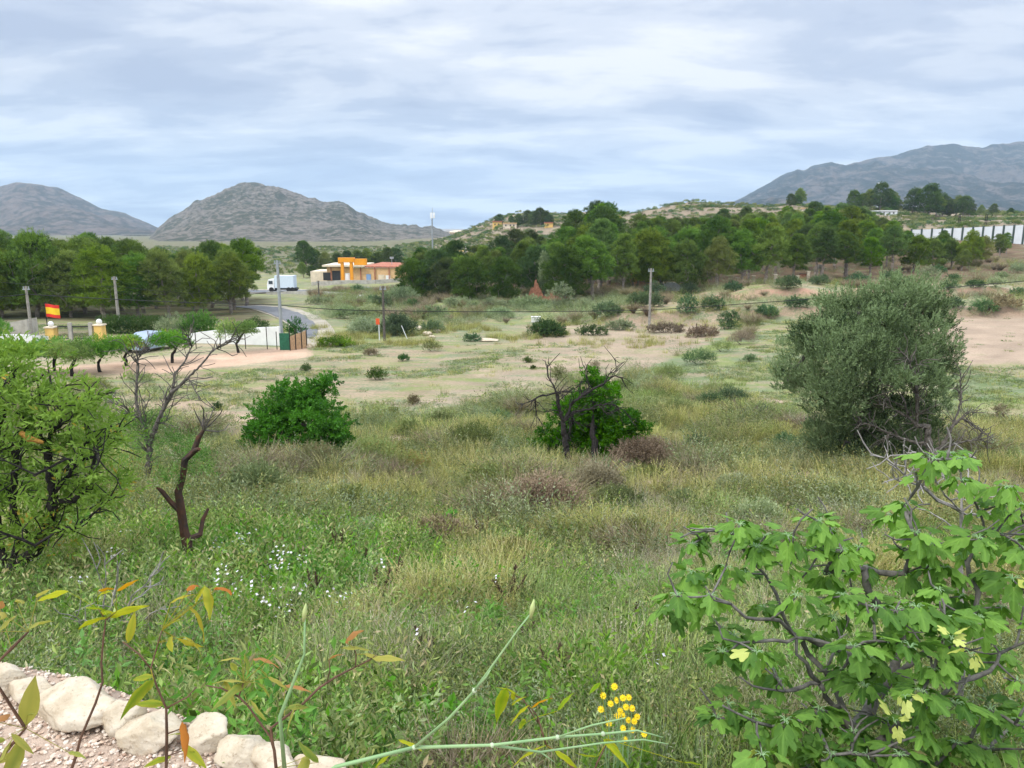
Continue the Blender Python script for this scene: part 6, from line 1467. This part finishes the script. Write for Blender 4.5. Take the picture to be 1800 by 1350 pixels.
for (u0, u1, v0, v1, m, nm) in [(568, 582, 479, 493, dark, 'opening'), (584, 598, 476, 493, dark, 'opening'), (607, 615, 480, 495, white_p, 'door'), (644, 652, 482, 493, blue_p, 'door'), (665, 676, 483, 493, cream, 'shutter'), (678, 686, 484, 493, white_p, 'shutter')]: part(nm, bx(MB(), u0, u1, v0, v1, yw - .12, .1), m, t)
for u in (582, 600, 634, 659, 684): part('column', bx(MB(), u - .8, u + .8, 470, 497, yw - .3, .2), tile, t)
part('rooflight', MB().tube([[x1 - 3, yw + 3, z0 + .3], [x1 - 3, yw + 3, z0 + 2.2]], .08, 5).box([x1 - 3, yw + 3, z0 + 2.2], (.9, .3, .5)), steel, t)
wall_run('boundary_wall', [at(548, 180), at(600, 178), at(660, 178), at(706, 180)], [.9, 1.0, 1.0, .9], .3, concrete, 'low pale boundary wall along the yard before the works')
rock(0, 0, 60, 22, cream, 'pale spoil heap left of the works building', 'spoil_heap', 'heap', seed=40, y=200) if False else None
yc = 180.; t = thing('gantry_crane', 'orange gantry crane standing before the works building', 'crane', at(612, yc)); 
for (u0, u1) in ((599, 604), (615, 620)): part('leg', bx(MB(), u0, u1, 460, 497, yc, .8), orange, t)
part('girder', bx(MB(), 594, 622, 453, 461, yc - .2, 1.4), orange, t); part('girder', bx(MB(), 622, 644, 455, 466, yc, 1.0), orange, t); part('girder', bx(MB(), 594, 600, 460, 463.5, yc - .1, 1.2), orange, t)
part('rail', bx(MB(), 596, 643, 451.6, 452.6, yc, .1), iron, t); part('base_beam', bx(MB(), 598, 621, 494, 497, yc - .1, 1.0), orange, t)
part('cab', bx(MB(), 608, 613, 482, 492, yc + .3, .8), white_p, t)
# telecom mast with white panel
p = at(762, 150); t = thing('telecom_mast', 'slim steel mast topped by white antenna panels against the sky', 'mast', p); zt = zrow(384, 150); mb = MB(); mb.tube([p, [p[0], p[1], zt]], [.22, .13], 10); part('pole', mb, steel, t)
mb = MB(); X = p[0] + .1; mb.box([X - .25, 150, zt + .55], (.4, .25, 1.1)); mb.box([X + .28, 149.8, zt + .6], (.42, .25, 1.0)); mb.box([X, 150.2, zt + .1], (.9, .3, .12)); part('antenna', mb, white_p, t); part('rod', MB().tube([[X, 150, zt + 1], [X, 150, zt + 2.0]], .04, 5), steel, t)
p = at(1542, 380); t = thing('telecom_mast', 'pale lattice mast above the plateau pines before the right mountain', 'mast', p); zt = zrow(320, 380); mb = MB(); mb.tube([p, [p[0], p[1], zt]], [.3, .18], 6); part('pole', mb, white_p, t); mb = MB(); mb.box([p[0], 380, zt - 1.2], (1.6, 1.2, 1.8)); part('antenna', mb, barrier_m, t)
# ------------------------------------------------------------------ houses
def house(u0, u1, v0, v1, y, d, m, label, roof=None, wins=()):
    um = (u0 + u1) / 2; y = y if y < 300 else hit(um, v1 + 1)[1] - 1.0; b = at(um, y); t = thing('house', label, 'house', b); part('wall', bx(MB(), u0, u1, v0, v1 + 6, y, d), m, t)
    part('roof', bx(MB(), u0 - .7, u1 + .7, v0 - 1.4, v0 + .02, y - .4, d + .8), roof or tile, t)
    for a, c in wins: part('window', bx(MB(), a, a + 2.2, c, c + 2.6, y - .08, .06), dark, t)
house(866, 882, 390, 400, 436, 10, ochre_y, 'ochre house at the left end of the central hilltop', None, [(869, 393), (875, 393)])
house(884, 908, 393, 400, 438, 8, cream, 'pale terrace house between the hilltop pines', ochre, [(888, 395), (896, 395), (902, 395)])
house(958, 972, 392, 399, 440, 8, ochre_y, 'small yellow house right of the hilltop pines', None, [(962, 394)])
house(1078, 1092, 380, 386, 400, 8, ochre_y, 'yellow house peeping over the middle of the long wood', ochre, [(1082, 381)])
house(1422, 1442, 366, 374, 345, 8, cream, 'small cream house on the plateau behind the wood top', ochre, [(1426, 368), (1433, 368)])
house(1548, 1577, 371, 378, 318, 8, white_p, 'low white house on the right plateau below the tall pines', white_p, [(1553, 373), (1563, 373), (1570, 373)])
house(1605, 1617, 354, 362, 340, 8, white_p, 'white house block between two plateau pines', cream, [(1608, 356)])
house(794, 812, 443, 450, 230, 8, cream, 'flat cream building at the left wood top by the blue sports cage', ochre_y, [(798, 445)])
t = thing('sports_cage', 'blue mesh sports court enclosure behind the left end of the long wood', 'fence', at(836, 235)); part('panel', bx(MB(), 826, 850, 440, 452, 235, .1), blue_p, t)
for u in (820, 828, 846, 852): part('floodlight_pole', MB().tube([[(u - 900) / 1350 * 235, 235, zrow(456, 235)], [(u - 900) / 1350 * 235, 235, zrow(433, 235)]], .13, 6), steel, t)
t = thing('quarry_face', 'bare pale cut slope at the foot of the rocky mountain', 'slope', at(800, 520)); rock(806, 0, 34, 9, solid('pale_cut', (.62, .52, .4), .95, .1, .1), 'pale bare cut slope where the rocky mountain meets the hill', 'quarry_slope', 'slope', seed=60, y=520); bpy.data.objects.remove(t)
# ruins, red house, gate by the wood
t = thing('ruined_wall', 'broken brick and stone wall beside the poplar', 'ruin', at(940, 99)); p = at(940, 99)
mb = MB(); xs = np.linspace(-1.0, 4.4, 55); hp = np.interp(xs, [-1, -.7, -.5, -.2, 0, .25, .45, .8, 1.1, 1.5, 2.1, 2.5, 3, 3.6, 4, 4.4], [.3, .8, 1.5, 1.7, 2.5, 2.6, 1.6, 1.2, .5, .4, 1.1, 2.0, 1.7, 1.3, 1.9, .6]) + rng.normal(size=55) * .13
yo = .25 * np.sin(xs * 1.3); V = []
for a, h, o_ in zip(xs, hp, yo): V += [p + [a, o_, -.4], p + [a, o_, h], p + [a, o_ + .5, h - .1], p + [a, o_ + .5, -.4]]
mb.add(np.array(V), [[4 * i + k_, 4 * i + (k_ + 1) % 4, 4 * i + 4 + (k_ + 1) % 4, 4 * i + 4 + k_] for i in range(54) for k_ in range(4)])
part('wall', mb, brick, t)
house(1116, 1146, 474, 512, 122, 6, earth_red, 'red earth walled house glimpsed under the pines behind the concrete pole', brick, [(1124, 486), (1136, 490)])
house(1172, 1192, 470, 490, 140, 6, earth_red, 'second red house wall glimpsed between tall pine trunks', brick, [(1180, 478)])
t = thing('wayside_chapel', 'grey pointed little stone niche between the trunks right of the red gate', 'structure', at(1439, 124)); mb = bx(MB(), 1435, 1437.5, 474, 494, 124, .6); bx(mb, 1444, 1446.5, 474, 494, 124, .6); p = at(1441, 124); z = zrow(474, 124)
mb.box([p[0] - .28, 124.3, z + .25], (.9, .6, .16), 0); mb.box([p[0] + .28, 124.3, z + .25], (.9, .6, .16), 0); mb.box([p[0], 124.3, z + .55], (.5, .6, .5)); part('wall', mb, concrete, t)
for i, (u, v0, v1, y, lb) in enumerate([(1324, 488, 508, 112, 'short pale gatepost left of the ruined fence'), (1362, 488, 505, 112, 'pale stone post between the bushes left of the red gate'), (1401, 490, 502, 114, 'left pale pillar of the red gate'), (1419, 478, 502, 114, 'taller right pillar of the red gate'), (1296, 492, 506, 112, 'leftmost pale post at the foot of the wood')]):
    p = at(u, y); h = max(1.2, zrow(v0, y) - p[2]); t = thing('stone_post', lb, 'pillar', p, 'pale posts at the foot of the wood'); part('shaft', MB().box(p + [0, 0, h / 2 - .2], (.42, .42, h + .4)), cream, t); part('cap', MB().box(p + [0, 0, h + .04], (.54, .54, .12)), cream, t)
p = at(1410, 114); t = thing('entrance_gate', 'rusty red sheet gate between the two pale pillars', 'gate', p); mb = MB(); mb.box(p + [0, .05, .75], (1.1, .06, 1.4)); part('leaf', mb, brick, t); mb = MB(); mb.box(p + [0, 0, 1.45], (1.12, .1, .08)); part('frame', mb, dark, t)
p = at(1180, 108); t = thing('parked_car', 'white car parked deep under the pines right of the concrete pole', 'car', p); car_body(p, 4.0, 1.7, 1.4, white_p, t)
# noise barrier
ya = [(1602, 205, 404), (1650, 201, 402.5), (1682, 198, 401), (1715, 195, 399.5), (1748, 192, 398), (1780, 189, 396.5), (1812, 186, 395), (1850, 183, 393)]
t = thing('noise_barrier', 'long row of pale grey panels between dark posts above the wood', 'barrier', at(1700, 197)); k = 15
us_ = np.linspace(1602, 1855, k)
def wx(u, v, y): q = P(u, v, y); return q
for i in range(k - 1):
    ya_, yb_ = np.interp(us_[i:i + 2], [a[0] for a in ya], [a[1] for a in ya]); va, vb = np.interp(us_[i:i + 2], [a[0] for a in ya], [a[2] for a in ya])
    A_, B_ = wx(us_[i], va, ya_), wx(us_[i + 1], vb, yb_); mb = MB(); H_ = 5.2
    mb.add([A_, B_, B_ - [0, 0, H_], A_ - [0, 0, H_], A_ + [0, .15, 0], B_ + [0, .15, 0], B_ + [0, .15, -H_], A_ + [0, .15, -H_]], [[0, 1, 2, 3], [5, 4, 7, 6], [4, 5, 1, 0], [3, 2, 6, 7], [0, 3, 7, 4], [1, 5, 6, 2]]); part('panel', mb, barrier_m, t)
    mb = MB(); mb.box(A_ + [0, -.1, -H_ / 2 + .1], (.32, .35, H_ + .3)); part('post', mb, barrier_p, t)
for u, lb in ((1685, 'left dark lattice railway mast behind the pale barrier'), (1732, 'right dark lattice railway mast behind the pale barrier')):
    p = at(u, 240); zt = zrow(377, 240); t = thing('railway_mast', lb, 'mast', p, 'railway masts behind the barrier'); mb = MB()
    for dx in (-.25, .25): mb.tube([p + [dx, 0, -.5], [p[0] + dx, p[1], zt]], .09, 5)
    for z in np.linspace(p[2], zt, 9): mb.box([p[0], p[1], z], (.5, .1, .1))
    part('post', mb, bark_dark, t); part('arm', MB().box([p[0] + .9, p[1], zt - .8], (2.2, .12, .12)).box([p[0] + .7, p[1], zt - 1.8], (1.6, .1, .1)), bark_dark, t)
# ------------------------------------------------------------------ haze
hz = MB(); hz.box((500, 2600, 170), (6400, 5600, 420))
hm, ht, ho = mat('haze_air'); pv = N(ht, 'ShaderNodeVolumePrincipled'); pv.inputs['Color'].default_value = (0.60, 0.78, 1.0, 1); pv.inputs['Density'].default_value = 0.00013; pv.inputs['Anisotropy'].default_value = 0.0
ht.links.new(pv.outputs[0], ho.inputs['Volume'])
hbox = solo('haze', hz, hm, (500, 2600, 170), 'thin bluish air haze over the valley', 'haze', kind='stuff')
